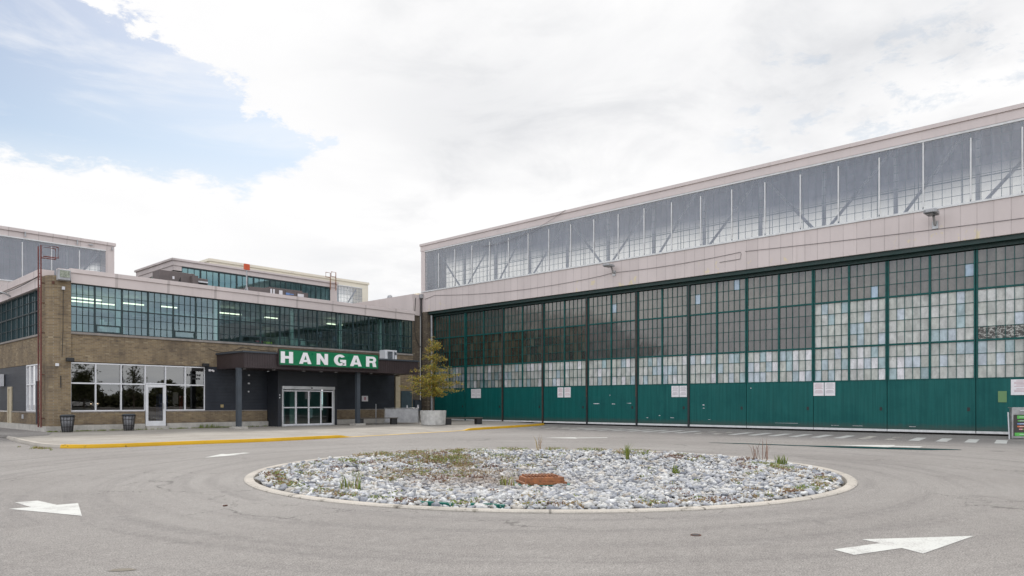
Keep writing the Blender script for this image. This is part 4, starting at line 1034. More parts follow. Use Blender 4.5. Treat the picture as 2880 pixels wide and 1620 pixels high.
# canopy
cyf = 37.2
b = MB(); b.box(18.7, 31.3, cyf, TY - .01, 3.55, 4.40); b.build('canopy', 'canopy_brown', tm)
b = MB(); b.box(18.62, 31.38, cyf - .08, TY - .006, 4.404, 4.50); b.build('canopy_cap', 'post_grey', tm)
b = MB()
for x in (19.2, 21.0, 23.0, 24.2, 25.3, 28.0, 30.0): b.lathe((x, cyf + .9, 3.5), [(.10, .0), (.10, .045)], 14); b.face([(x + .1 * math.cos(q * .7854), cyf + .9 + .1 * math.sin(q * .7854), 3.5) for q in range(8)])
b.build('canopy_downlights', 'galvanised', tm)
for x in (18.62, 26.60):
    b = MB(); b.box(x - .12, x + .12, 37.5, 37.74, .25, 3.546); cl_ = b.build('canopy_column', 'post_grey', tm)
    b = MB(); b.box(x - .38, x + .38, 37.27, 37.97, .10, .246); b.build('footing', 'concrete', cl_, bevel=.02)

# HANGAR sign
sg = thing('hangar_sign', 'long green sign with white capital letters HANGAR mounted on the brown canopy', 'sign', (24.2, 37.1, 3.7))
sx0, sx1, sz0, sz1 = 20.71, 27.81, 3.74, 4.72
b = MB(); b.box(sx0, sx1, 37.02, 37.115, sz0, sz1); b.build('sign_case', 'canopy_brown', sg)
b = MB(); b.box(sx0 + .06, sx1 - .06, 36.99, 37.016, sz0 + .06, sz1 - .05); b.build('sign_face', 'sign_green', sg)
def arc(cx, cz, rx, rz, a0, a1, n=14): return [(cx + rx * math.cos(R(a0 + (a1 - a0) * i / n)), cz + rz * math.sin(R(a0 + (a1 - a0) * i / n))) for i in range(n + 1)]
def glyph(ch):
    # unit box 0..1 x 0..1, list of quads/polygons
    if ch == 'H': return [[(0, 0), (.33, 0), (.33, 1), (0, 1)], [(.67, 0), (1, 0), (1, 1), (.67, 1)], [(.33, .39), (.67, .39), (.67, .62), (.33, .62)]]
    if ch == 'A': return [[(0, 0), (.30, 0), (.53, .78), (.53, 1), (.34, 1)], [(1, 0), (.66, 1), (.531, 1), (.531, .72), (.70, 0)], [(.345, .16), (.665, .16), (.615, .36), (.405, .36)]]
    if ch == 'N': return [[(0, 0), (.30, 0), (.30, .56), (.30, 1), (0, 1)], [(.70, 0), (1, 0), (1, 1), (.70, 1)], [(.30, 1), (.30, .56), (.70, 0), (.70, .44)]]
    if ch == 'R':
        o_ = [[(0, 0), (.31, 0), (.31, 1), (0, 1)], [(.31, .79), (.62, .79), (.62, 1), (.31, 1)], [(.31, .38), (.62, .38), (.62, .58), (.31, .58)], [(.60, .379), (.66, .0), (1, .0), (.96, .10), (.93, .33), (.86, .45)]]
        ou = arc(.62, .69, .35, .31, -90, 90, 12); inn = arc(.62, .685, .07, .105, -90, 90, 12)
        return o_ + [[inn[i], ou[i], ou[i + 1], inn[i + 1]] for i in range(12)]
    if ch == 'G':
        ou = arc(.5, .5, .5, .52, 38, 325, 26); inn = arc(.5, .5, .19, .30, 48, 312, 26)
        o_ = [[inn[i], ou[i], ou[i + 1], inn[i + 1]] for i in range(26)]
        return o_ + [[(.52, .32), (1, .32), (1, .54), (.52, .54)], [(.74, -.0), (1, 0), (1, .32), (.70, .32)]]
LX = [(20.83, 21.61), (22.01, 22.83), (23.19, 23.97), (24.40, 25.27), (25.57, 26.45), (26.79, 27.60)]
for ch, (a, c_) in zip('HANGAR', LX):
    b = MB()
    for poly in glyph(ch):
        P3 = [(a + (c_ - a) * x, z) for x, z in poly]; P3 = [(x, 3.895 + .67 * z) for x, z in P3]
        k = len(b.v); n = len(P3); b.v += [(x, 36.965, z) for x, z in P3] + [(x, 36.989, z) for x, z in P3]
        b.f.append(tuple(range(k, k + n))); b.mi.append(0); b.ft.append(None)
        for i in range(n): j = (i + 1) % n; b.f.append((k + i, k + n + i, k + n + j, k + j)); b.mi.append(0); b.ft.append(None)
    o = b.build('letter', 'letter_white', sg); o['label'] = 'white capital letter ' + ch

# ------------------------------------------------------------------ rooftop
pb = thing('rooftop_block', 'pink clad glazed rooftop storey rising behind the terminal fascia', 'building', (27.7, 55, 8))
b = MB(); b.box(20.8, 34.65, 52.0, 59.1, 11.55, 11.9); b.box(20.7, 34.75, 51.9, 59.2, 11.904, 12.05); b.box(33.98, 34.65, 52.06, 59, 8.1, 11.548); b.box(20.86, 21.44, 52.06, 59.0, 11.2, 11.548); b.build('fascia', 'clad_plain', pb)
b = MB(); b.box(20.9, 34.5, 56, 56.2, 8.1, 11.5); b.build('inner_wall', 'interior_wall', pb)
xs = [21.44 + (33.98 - 21.44) * i / 9 for i in range(10)]
for i in range(9):
    a, c_ = xs[i], xs[i + 1]; y = 52.1; b = MB(); f = .05
    b.box(a + .002, a + f, y - .04, y + .04, 8.6, 11.54); b.box(c_ - f, c_ - .002, y - .04, y + .04, 8.6, 11.54); b.box(a + f, c_ - f, y - .04, y + .04, 11.44, 11.54); b.box(a + f, c_ - f, y - .03, y + .03, 10.35, 10.4)
    for q in (1, 2): x = a + (c_ - a) * q / 3; b.box(x - .015, x + .015, y - .02, y + .02, 8.6, 11.44)
    wn = b.build('window', 'window_frame_dark', pb)
    b = MB(); b.face([(a, y + .02, 8.6), (c_, y + .02, 8.6), (c_, y + .02, 11.5), (a, y + .02, 11.5)]); b.build('glass', 'glass_roof', wn)
glass('glass_roof', (.45, .75, .72), 3.2, .02, .06, .03, (.6, .95, 1.))
for m_ in bpy.data.meshes:
    pass
b = MB(); b.box(20.88, 20.98, 52.3, 58.9, 8.1, 11.1); b.build('side_glazing', 'pane_glass_teal', pb)
plain('pane_glass_teal', (.03, .07, .07), .15)

def hvac(x0, x1, y0, y1, z0, z1, lab, kind):
    t = thing('rooftop_unit', lab, 'air handler', ((x0 + x1) / 2, (y0 + y1) / 2, z0), 'brown rooftop air handling units')
    L = x1 - x0
    if kind == 0:
        b = MB(); b.box(x0, x0 + L * .72, y0, y1, z0, z1); b.box(x0 + L * .72 + .002, x1, y0, y1, z0, z1 - .12 * (z1 - z0)); b.build('casing', 'hvac_brown', t, bevel=.02)
        b = MB(); b.prism([(x0 + L * .62, y0 - .002), (x0 + L * .62, y0 - .35), (x0 + L * .74, y0 - .35), (x0 + L * .74, y0 - .002)], z0 + .1, z1 - .15); b.build('hood', 'hvac_brown', t)
        b = MB(); b.box(x0 + L * .78, x1 - .1, y0 - .03, y0 - .003, z0 + .1, z1 - .52); b.build('louvre', 'louvre_black', t)
        b = MB(); b.box(x0 + L * .77, x1 - .05, y0 - .12, y0 - .032, z1 - .51, z1 - .42); b.build('louvre_trim', 'alu_white', t)
        b = MB(); b.box(x0 + L * .25, x0 + L * .29, y0 - .02, y0 - .003, z1 - .5, z1 - .32); b.build('data_plate', 'paper_white', t)
        b = MB(); b.v = [(x0 + L * .26, y0 - .012, z0 + .6), (x0 + L * .42, y0 - .012, z0 + .6), (x0 + L * .42, y0 - .012, z1 - .3)]; b.f = [(0, 1, 2)]; b.mi = [0]; b.ft = [None]; b.build('intake_gap', 'louvre_black', t)
    else:
        b = MB(); b.prism([(x0 - 1.2, y0 + .3), (x0, y0), (x1, y0), (x1, y1), (x0 - 1.2, y1)], z0, z1 - .1); b.box(x0, x1 - L * .15, y0 - .004, y1 + .01, z1 - .098, z1); b.build('casing', 'hvac_brown', t)
        for bx in ((x0 + .1, x0 + .22, z0, z1 - .12), (x0 + .3, x0 + .42, z0, z1 - .12), (x0 + .75, x0 + 1.0, z1 - .5, z1 - .15), (x0 + L * .72, x0 + L * .88, z1 - .42, z1 - .22)):
            b = MB(); b.box(bx[0], bx[1], y0 - .03, y0 - .006, bx[2], bx[3]); b.build('pale_plate', 'paper_white', t)
        b = MB(); b.box(x0 + L * .42, x0 + L * .52, y0 - .02, y0 - .006, z1 - .4, z1 - .25); b.box(x0 + L * .53, x0 + L * .62, y0 - .02, y0 - .006, z1 - .36, z1 - .29); b.build('blue_plate', 'sign_blue', t)
        b = MB(); b.box(x0 + L * .40, x0 + L * .405, y0 - .02, y0 - .006, z0, z1 - .1); b.box(x0 + L * .70, x0 + L * .705, y0 - .02, y0 - .006, z0, z1 - .1); b.build('panel_joint', 'louvre_black', t)
hvac(17.6, 20.65, 46, 47.2, 8.14, 10.0, 'large brown air handler with a black louvre on the left part of the terminal roof', 0)
hvac(23.9, 26.9, 44, 45.8, 8.14, 9.46, 'small brown air handler with white plates near the middle of the terminal roof', 1)
t = thing('roof_beacon', 'orange square panel on a grey tripod mast standing on the terminal roof', 'beacon', (21.82, 43, 8.12))
b = MB(); b.tube([(21.82, 43, 8.8), (21.82, 43, 10.2)], .045, 8)
for a in (0, 2.1, 4.2): b.tube([(21.82 + .45 * math.cos(a + .4), 43 + .45 * math.sin(a + .4), 8.14), (21.82, 43, 9.15)], .03, 6)
b.build('tripod_mast', 'galvanised', t)
b = MB(); b.obox((21.82, 43), .1, 0, .19, .05, 10.18, 10.56); b.build('panel', 'orange_panel', t)
# hoops of the roof ladder far back
t = thing('ladder_hoops', 'pair of rusty ladder handrail hoops on the far rooftop block', 'ladder', (33.9, 52.3, 12.05))
for dx in (0, .55):
    b = MB(); x = 33.5 + dx; y = 51.85; b.tube([(x + .35, y, 11.3), (x + .35, y, 12.75 + dx * .2), (x - .1, y, 12.75 + dx * .2), (x - .1, y, 12.35 + dx * .2), (x + .3, y, 12.35 + dx * .2)], .035, 6); b.build('handrail', 'red_oxide' if False else 'rust_orange', t)
# red wall ladder at the corner pillar
t = thing('wall_ladder', 'tall red steel ladder on the side wall next to the brick corner pillar', 'ladder', (SX - .3, 41.3, 0))
for k, yy in enumerate((40.95, 41.42)):
    b = MB(); x = SX - .22; b.tube([(x, yy, .35), (x, yy, 9.5), (x + .75, yy, 9.5), (x + .75, yy, 8.95), (x + .1, yy, 8.95)], .032, 8); b.build('rail', 'red_oxide', t)
b = MB()
z = .6
while z < 8.3: b.tube([(SX - .22, 40.95, z), (SX - .22, 41.42, z)], .014, 6); z += .3
b.build('rungs', 'red_oxide', t)
b = MB()
for z in (.8, 3.0, 5.1, 6.6, 7.6): b.tube([(SX - .22, 40.95, z), (SX + .0, 40.95, z)], .03, 6); b.box(SX + .1, SX + .22, 40.36, 40.39, z - .07, z + .07) if z > 7 else None
b.build('wall_brackets', 'rust', t)
# floodlight and small fixtures on the pillar
t = thing('floodlight', 'grey box floodlight with frosted lens at the top of the brick corner pillar', 'lamp', (10.8, 40.2, 7.8))
b = MB(); b.prism([(10.48, 40.38), (10.48, 39.98), (11.02, 39.98), (11.02, 40.38)], 7.72, 8.26); b.build('housing', 'galvanised', t, bevel=.03)
b = MB(); b.box(10.54, 10.96, 39.955, 39.977, 7.86, 8.2); b.build('lens', 'pane_frost', t)
plain('pane_frost', (.24, .26, .20), .25, var=.3, scale=14)
def small(name, box, matn, lab, catn, grp=None, bevel=.01):
    b = MB(); b.box(*box); return tag(b.build(name, matn, bevel=bevel), lab, catn, grp)
small('sensor_box', (10.72, 10.84, 40.26, 40.39, 7.28, 7.44), 'alu_white', 'small white sensor box high on the corner pillar below the floodlight', 'sensor')
small('sensor_box', (10.44, 10.58, 40.26, 40.39, 3.42, 3.56), 'alu_white', 'small white sensor box low on the corner pillar left of the black spotlight', 'sensor')
small('metal_strip', (10.66, 10.70, 40.36, 40.395, 2.35, 2.95), 'wire_dark', 'short dark vertical metal strip fixed to the corner pillar', 'bracket')
cable('thin dark cable running down the corner pillar', [(10.79, 40.385, 7.28), (10.78, 40.385, 5.2), (10.74, 40.385, 3.9)], .012, 'wire_dark')
cable('cable strung along the side fascia to the left lamp arm', sag((SX - .2, 41.6, 8.0), (SX - .25, 49.5, 7.9), .1), .02, 'wire_dark')
t = thing('side_lamp', 'grey lamp on an arm from the side wall at the left edge', 'lamp', (SX - .2, 48.0, 7.6))
b = MB(); b.tube([(SX - .1, 47.5, 7.6), (SX - .35, 47.5, 7.75), (SX - .7, 47.5, 7.8)], .05, 8); b.build('arm', 'galvanised', t)
b = MB(); b.box(SX - 1.5, SX - .7, 47.3, 47.7, 7.74, 7.92); b.build('housing', 'post_grey', t, bevel=.03)
for (x0, x1, lab) in ((10.88, 11.22, 'black spotlight above the left end of the shop windows'), (17.75, 18.10, 'black spotlight above the right end of the shop windows')):
    t = thing('spotlight', lab, 'spotlight', ((x0 + x1) / 2, 40.2, 3.7), 'black spotlights over the shop windows')
    b = MB(); b.prism([(x0, 40.34), (x0, 40.12), (x1, 40.12), (x1, 40.34)], 3.68, 3.86); b.build('housing', 'black_plastic', t, bevel=.02)
    b = MB(); b.box((x0 + x1) / 2 - .05, (x0 + x1) / 2 + .05, 40.342, 40.42 if x0 < 12 else 40.49, 3.72, 3.82); b.build('mount', 'black_plastic', t)
t = thing('security_camera', 'small white security camera on the dark siding beside the shop windows', 'camera', (18.35, 40.4, 3.45))
b = MB(); b.box(18.2, 18.32, 40.44, 40.498, 3.42, 3.54); b.build('bracket', 'paper_white', t)
b = MB(); b.tube([(18.4, 40.48, 3.48), (18.42, 40.3, 3.44)], .055, 10); b.build('body', 'paper_white', t)
small('outlet_cover', (18.92, 19.10, 40.465, 40.497, 1.30, 1.48), 'amber_plate', 'small yellowish cover plate low on the dark siding left of the canopy column', 'cover plate')
for z, lab in ((3.22, 'topmost'), (2.72, 'middle'), (2.22, 'lowest')): small('wall_fixture', (20.62, 20.70 + (.04 if z > 2.5 else 0), 40.46, 40.497, z, z + .09), 'alu_white', lab + ' of three small pale fixtures in a column on the siding left of the entrance', 'wall fixture', 'pale fixtures on the siding', .004)
for z, lab in ((2.02, 'upper'), (1.86, 'lower')): small('entry_button', (22.0, 22.06, 39.215, 39.247, z, z + .08), 'alu_white', lab + ' small white button on the vestibule wall left of the sliding doors', 'button', 'entry buttons', .004)
t = thing('wall_notice', 'small framed white notice on the dark wall right of the entrance', 'notice', (29.2, 40.45, 1.7))
b = MB(); b.box(28.97, 29.48, 40.465, 40.497, 1.68, 2.06); b.build('frame', 'paper_white', t)
b = MB(); b.box(29.14, 29.31, 40.455, 40.463, 1.76, 1.98); b.build('print', 'ink_red', t)
# window air conditioner on the canopy roof
t = thing('air_conditioner', 'white air conditioner standing on the canopy roof right of the sign', 'air conditioner', (30.6, 39.6, 4.5))
b = MB(); b.box(30.05, 31.05, 39.2, 39.9, 4.52, 5.28); b.build('casing', 'alu_white', t, bevel=.02)
b = MB()
for i in range(9): b.box(30.22 + i * .05, 30.245 + i * .05, 39.18, 39.198, 4.6, 5.18)
b.box(30.78, 30.82, 39.18, 39.198, 4.6, 5.2); b.box(30.86, 31.0, 39.18, 39.198, 4.95, 5.15)
b.build('grille', 'post_grey', t)
cable('dark cable looping over the bricks above the canopy', sag((18.2, 40.46, 4.75), (20.2, 40.46, 4.95), .25, 8) + sag((20.2, 40.46, 4.95), (23.5, 40.46, 4.85), .08, 6)[1:], .014, 'wire_dark')

# objects to the right of the entrance
small('pale_board', (31.87, 32.28, 40.36, 40.49, .75, 3.5), 'cream_board', 'tall pale board standing against the terminal wall under the canopy end', 'board')
t = thing('service_door', 'slate blue service door in the brick wall behind the tree', 'door', (32.9, 40.45, .13))
b = MB(); b.box(32.42, 33.42, 40.42, 40.498, .14, 2.45); b.build('door_leaf', 'door_slate', t)
b = MB(); b.box(32.9, 33.0, 40.40, 40.418, 1.2, 1.4); b.build('lock_plate', 'alu_white', t)
small('downspout', (33.2, 33.3, 46.2, 46.35, .2, 3.2), 'post_grey', 'narrow grey downspout on the recessed brick wall behind the planter', 'downspout')
t = thing('meter_box', 'grey utility meter boxes on the pier behind the planter', 'meter box', (38.7, 45.6, 1.2))
b = MB(); b.box(37.6, 38.4, 46.2, 46.48, .9, 1.9); b.build('left_box', 'door_slate', t)
b = MB(); b.box(38.5, 39.2, 46.2, 46.48, .85, 1.8); b.build('right_box', 'post_grey', t)
b = MB(); b.box(38.75, 38.95, 46.18, 46.198, 1.1, 1.4); b.build('label_plate', 'paper_white', t)

def bin_(x, y, lab):
    t = thing('litter_bin', lab, 'litter bin', (x, y, .13), 'wire basket litter bins')
    b = MB(); b.lathe((x, y, .13), [(.001, .06), (.195, .06), (.285, .80), (.27, .80), (.26, .77)], 24); b.build('liner', 'liner_grey', t, smooth=True)
    b = MB(); b.lathe((x, y, .13), [(.27, .76), (.30, .76), (.31, .84), (.25, .87), (.22, .84)], 24); b.build('rim', 'post_grey', t, smooth=True)
    b = MB()
    for i in range(12): a = 6.283 * i / 12 + .2; b.tube([(x + .22 * math.cos(a), y + .22 * math.sin(a), .13), (x + .32 * math.cos(a), y + .32 * math.sin(a), .96)], .014, 5)
    for r, z in ((.225, .16), (.253, .40), (.293, .74), (.318, .95)):
        b.tube([(x + r * math.cos(6.283 * i / 20), y + r * math.sin(6.283 * i / 20), z) for i in range(21)], .014, 5, cap=False)
    b.build('wire_cage', 'black_plastic', t)
bin_(10.72, 39.45, 'grey bin in a black wire basket in front of the brick corner pillar'); bin_(13.5, 39.35, 'grey bin in a black wire basket under the shop windows left of the door')

# planter with a young oak
PX, PY = 30.1, 34.25
t = thing('planter', 'round pale concrete planter holding the small yellowing tree', 'planter', (PX, PY, .13))
b = MB(); b.lathe((PX, PY, .13), [(.001, .02), (.78, .02), (.79, .06), (.845, .93), (.835, .95), (.74, .95), (.73, .85)], 48); b.build('tub', 'planter_concrete', t)
b = MB(); b.lathe((PX, PY, .13), [(.001, .88), (.735, .86)], 24); b.build('soil', 'soil', t)
tr = thing('small_tree', 'slim young tree with yellow green leaves growing in the concrete planter', 'tree', (PX, PY, 1.0))
b = MB(); b.tube([(PX, PY, .98), (PX + .03, PY, 2.0), (PX - .02, PY + .03, 3.3), (PX + .02, PY, 4.6), (PX, PY, 5.6)], .05, 8, .012)
LC = [(.30, .26, .035), (.22, .23, .04), (.38, .28, .035), (.16, .19, .03), (.42, .27, .04), (.26, .18, .03)]
V, F, T = [], [], []
prof = [(2.15, 1.2), (2.4, 1.9), (2.7, 2.0), (3.0, 1.9), (3.25, 1.7), (3.75, 1.35), (3.95, 1.2), (4.45, .95), (4.6, .8), (5.0, .65), (5.2, .5), (5.5, .3)]
def leafcl(c0, n, s):
    for _ in range(n):
        p = c0 + Vector((random.gauss(0, s), random.gauss(0, s), random.gauss(0, s * .55)))
        u = Vector((random.gauss(0, 1), random.gauss(0, 1), random.gauss(0, .6))).normalized(); v_ = u.cross(Vector((random.gauss(0, 1), random.gauss(0, 1), 1))).normalized()
        a, q = u * random.uniform(.03, .065), v_ * random.uniform(.018, .034); k = len(V)
        V.extend([tuple(p - a), tuple(p + q), tuple(p + a), tuple(p - q)]); F.append((k, k + 1, k + 2, k + 3)); c_ = random.choice(LC); f = random.uniform(.7, 1.25); T.extend([(c_[0] * f, c_[1] * f, c_[2] * f)] * 4)
for (z, r) in prof:
    nb = 9 if z < 3.5 else 5
    for i in range(nb):
        a = 6.283 * i / nb + random.uniform(-.4, .4) + z; L = r * random.uniform(.55, 1.08); z0 = z + random.uniform(-.12, .12)
        p0 = Vector((PX, PY, z0 - .05)); p1 = p0 + Vector((math.cos(a) * L, math.sin(a) * L, random.uniform(-.05, .22))); pm = p0.lerp(p1, .5) + Vector((0, 0, random.uniform(.0, .1)))
        b.tube([p0, pm, p1], .014, 5, .004)
        m_ = int(3 + L * 7)
        for j in range(m_):
            s_ = (j + 1.2) / m_; pc = p0.lerp(pm, s_ * 2) if s_ < .5 else pm.lerp(p1, s_ * 2 - 1)
            pc = pc + Vector((random.gauss(0, .1), random.gauss(0, .1), random.gauss(0, .05)))
            leafcl(pc, random.randint(6, 12) if z > 3.4 else random.randint(8, 15), .085)
b.build('trunk', 'bark', tr)
me = two_mesh('crown', [(x, y, z - 1.0) for x, y, z in [(v[0] - PX, v[1] - PY, v[2]) for v in V]], F, T)
o = bpy.data.objects.new('crown', me); C.objects.link(o); o.parent = tr

# benches: black end blocks with a wooden seat
def bench(x0, y0, x1, y1, lab):
    a = math.atan2(y1 - y0, x1 - x0); L = math.hypot(x1 - x0, y1 - y0); t = thing('bench', lab, 'bench', ((x0 + x1) / 2, (y0 + y1) / 2, .13), 'low benches on the pavement')
    ca, sa = math.cos(a), math.sin(a); mx, my = (x0 + x1) / 2, (y0 + y1) / 2
    for s_ in (-1, 1):
        b = MB(); d = s_ * (L / 2 - .25); b.obox((mx + d * ca, my + d * sa), a, 0, .20, .2, .13, .53); b.build('leg', 'black_plastic', t, bevel=.015)
    b = MB()
    for q in range(4): d = -.18 + q * .12; b.obox((mx - d * sa, my + d * ca), a, 0, L / 2, .053, .535, .585)
    b.build('seat', 'bench_wood', t)
bench(27.0, 38.35, 29.6, 37.35, 'low bench on black blocks in front of the dark wall left of the planter')
bench(31.0, 34.2, 33.6, 33.3, 'low bench on black blocks right of the planter before the green doors')
# grey panelled barrier behind the bench
t = thing('crowd_barrier', 'grey metal barrier filled with a plain sheet beside the planter', 'barrier', (30.5, 38.0, .13))
p0, p1 = (29.75, 38.95), (31.5, 37.35); a = math.atan2(p1[1] - p0[1], p1[0] - p0[0]); L = math.hypot(p1[0] - p0[0], p1[1] - p0[1]); m0 = ((p0[0] + p1[0]) / 2, (p0[1] + p1[1]) / 2)
b = MB(); b.obox(m0, a, 0, L / 2 - .05, .012, .25, 1.15); b.build('sheet', 'galvanised', t)
b = MB(); b.tube([(*p0, .14), (*p0, 1.2), (*p1, 1.2), (*p1, .14)], .028, 8); b.tube([(*p0, .22), (*p1, .22)], .02, 6)
b.build('frame', 'steel', t)
t = thing('stanchion', 'thin grey post standing left of the grey barrier', 'post', (29.0, 39.2, .13))
b = MB(); b.tube([(29.15, 39.1, .14), (29.15, 39.1, 1.5)], .03, 8); b.build('post', 'galvanised', t)
b = MB(); b.lathe((29.15, 39.1, .13), [(.001, .03), (.16, .02), (.17, 0)], 16); b.build('base', 'dark_steel', t)

# menu cabinet at the right edge
t = thing('menu_cabinet', 'stainless steel cabinet with a lit coloured menu board at the right edge', 'menu board', (37.6, 3.6, 0))
qx, qy = 37.12, 4.28; a = TH - R(90)                      # faces the viewer roughly
da, db = math.cos(a), math.sin(a)
def lp(u, d): return (qx + u * da - d * db, qy + u * db + d * da)
b = MB(); b.obox(lp(.75, .13), a, 0, .70, .08, .10, 1.34); b.build('cabinet_body', 'steel', t)
b = MB(); b.obox(lp(.75, .02), a, 0, .74, .025, 1.12, 1.36); b.obox(lp(.035, .02), a, 0, .035, .025, .03, 1.118); b.obox(lp(1.465, .02), a, 0, .035, .025, .03, 1.118); b.obox(lp(.75, .02), a, 0, .68, .024, .06, .12); b.obox(lp(.75, .02), a, 0, .68, .024, 1.07, 1.119)
b.obox(lp(.75, .12), a, 0, .74, .13, 1.362, 1.39); b.build('steel_frame', 'steel', t)
b = MB(); b.tube([(*lp(.35, -.03), 1.24), (*lp(.62, -.03), 1.24)], .02, 8); b.build('handle', 'alu_white', t)
b = MB(); b.tube([(*lp(-.12, -.02), .0), (*lp(-.16, .0), 1.18)], .022, 8); b.build('prop', 'alu_white', t)
b = MB(); b.obox(lp(.75, .035), a, 0, .66, .006, .13, 1.06); b.build('menu_panel', 'sign_panel_dark', t)
b = MB()
for (u, z, w_, h, mt) in ((.62, .96, .36, .07, 'sign_lime'), (.62, .80, .34, .025, 'sign_lime'), (.62, .67, .36, .028, 'sign_blue'), (.62, .55, .36, .03, 'sign_orange'), (.44, .43, .10, .03, 'sign_red'), (.74, .43, .26, .028, 'sign_lime'), (.70, .21, .55, .07, 'sign_lime')):
    b.mat(mt); b.obox(lp(u, .024), a, 0, w_, .004, z - h, z + h)
b.mat('paper_white')
for (u, z, n_, s_) in ((.38, .97, 9, .05), (.38, .80, 12, .04), (.38, .67, 12, .04), (.38, .55, 11, .04), (.35, .43, 4, .04), (.6, .43, 8, .04), (.38, .21, 12, .05)):
    for q in range(n_): b.obox(lp(u + q * s_, .017), a, 0, s_ * .32, .002, z - .014, z + .014)
b.build('menu_text', None, t)

# ================================================================== far hangars behind
def far_hangar(x0, x1, lab, matn, y=65.9, film_from=None, film_to=None, deep=40):
    t = thing('hangar', lab, 'hangar', ((x0 + x1) / 2, y, 0)); f0, f1 = film_from, film_to
    b = MB(); b.box(x0, x1, y, y + .3, 14.66, 15.1); b.box(x0 - .1, x1 + .1, y - .1, y + 3.4, 15.104, 15.35)
    b.box(f1, x1, y, y + .3, 11.2, 14.655); b.box(x0, x1, y - .02, y + .3, 6.0, 11.1); b.box(x1 - .3, x1, y + .302, y + 3.0, 6, 15.1); b.box(x0, x0 + .3, y + .302, y + 3.0, 6, 15.1)
    if f0 > x0 + .5: b.box(x0, f0, y, y + .3, 11.2, 14.655)
    b.build('cladding', matn, t)
    b = MB(); b.box(x0, x1, y - .06, y + .3, 11.104, 11.197); b.box(f0, f1, y - .04, y + .2, 14.56, 14.655); b.build('clerestory_trim', 'white_paint', t)
    b = MB(); b.box(x0 + .3, x1 - .3, y + .5, y + deep - .1, 10.9, 11.0); b.build('roof', 'roof_felt', t)
    b = MB(); b.face([(x0 + .3, y + 2.6, 11.05), (x0 + .3, y + 2.6, 15), (x1 - .3, y + 2.6, 15), (x1 - .3, y + 2.6, 11.05)]); b.build('added_light_panel', 'far_light_panel', t)
    x = f1 - 2.0; n = 0
    while x > f0 - 2.0:
        a = max(x, f0); c_ = x + 2; b = MB(); b.box(a + .004, a + .05, y + .06, y + .1, 11.2, 14.55)
        for q in range(1, 5): xx = a + (c_ - a) * q / 5; b.box(xx - .014, xx + .014, y + .065, y + .09, 11.2, 14.55)
        for q in range(1, 8): zq = 11.2 + 3.34 * q / 8; b.box(a + .05, c_ - .004, y + .067, y + .088, zq - .012, zq + .012)
        wn = b.build('clerestory_window', 'frame_green', t)
        b = MB(); b.face([(a + .002, y + .03, 11.2), (c_ - .002, y + .03, 11.2), (c_ - .002, y + .03, 14.55), (a + .002, y + .03, 14.55)]); b.build('film', 'plastic_film', wn)
        b = MB(); b.box(a - .035, a + .035, y - .03, y + .028, 11.3, 14.3); b.build('batten', 'white_paint', wn); x -= 2.0; n += 1
    b = MB(); b.tube([(f1 - .3, y + .8, 14.5), (f1 - 2.6, y + .8, 11.2)], .09, 4); b.box(f1 - 2.8, f1 - 2.65, y + .7, y + .85, 11.1, 15); b.build('truss', 'truss', t)
    return t
m, n = newmat('far_light_panel'); tl = n.new('ShaderNodeBsdfTranslucent'); p_ = n.pos(); x, y_, z = n.sep(p_)  # panel added behind the far clerestories, bright-to-dark light edge painted into its colour
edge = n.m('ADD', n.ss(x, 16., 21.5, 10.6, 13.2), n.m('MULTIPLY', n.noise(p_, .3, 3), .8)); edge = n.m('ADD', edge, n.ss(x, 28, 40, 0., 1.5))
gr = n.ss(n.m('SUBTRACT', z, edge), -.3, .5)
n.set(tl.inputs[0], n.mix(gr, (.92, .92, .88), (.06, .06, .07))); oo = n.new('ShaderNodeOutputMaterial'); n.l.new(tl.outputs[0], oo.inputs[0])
t = far_hangar(-22, 21.45, 'far left hangar with a dark film covered clerestory above the terminal side wall', 'clad_left', 65.9, -21.5, 20.78)
b = MB()
for x in (14.95, 18.6): b.box(x - .05, x + .05, 65.74, 65.8, 14.75, 15.15)
b.box(19.45, 19.75, 65.72, 65.8, 14.85, 14.95); b.box(21.2, 21.3, 65.72, 65.8, 14.7, 15.0)
b.build('roof_clips', 'galvanised', t)
far_hangar(29.8, 48.1, 'far middle hangar of flaking cream cladding behind the rooftop block', 'clad_cream', 66.0, 42.0, 47.3, 30)
m, n = newmat('clad_cream'); p = n.pos(); v = n.noise(n.mapv(p, (1, 1, 1.6)), 1.1, 7, .7, .6); big = n.noise(p, .3, 4)
col = n.mix(n.ss(big, .3, .7), (.76, .70, .58), (.68, .62, .53)); col = n.mix(n.ss(v, .66, .69), col, (.30, .27, .24)); principled(n, col, .7, 0, .3)

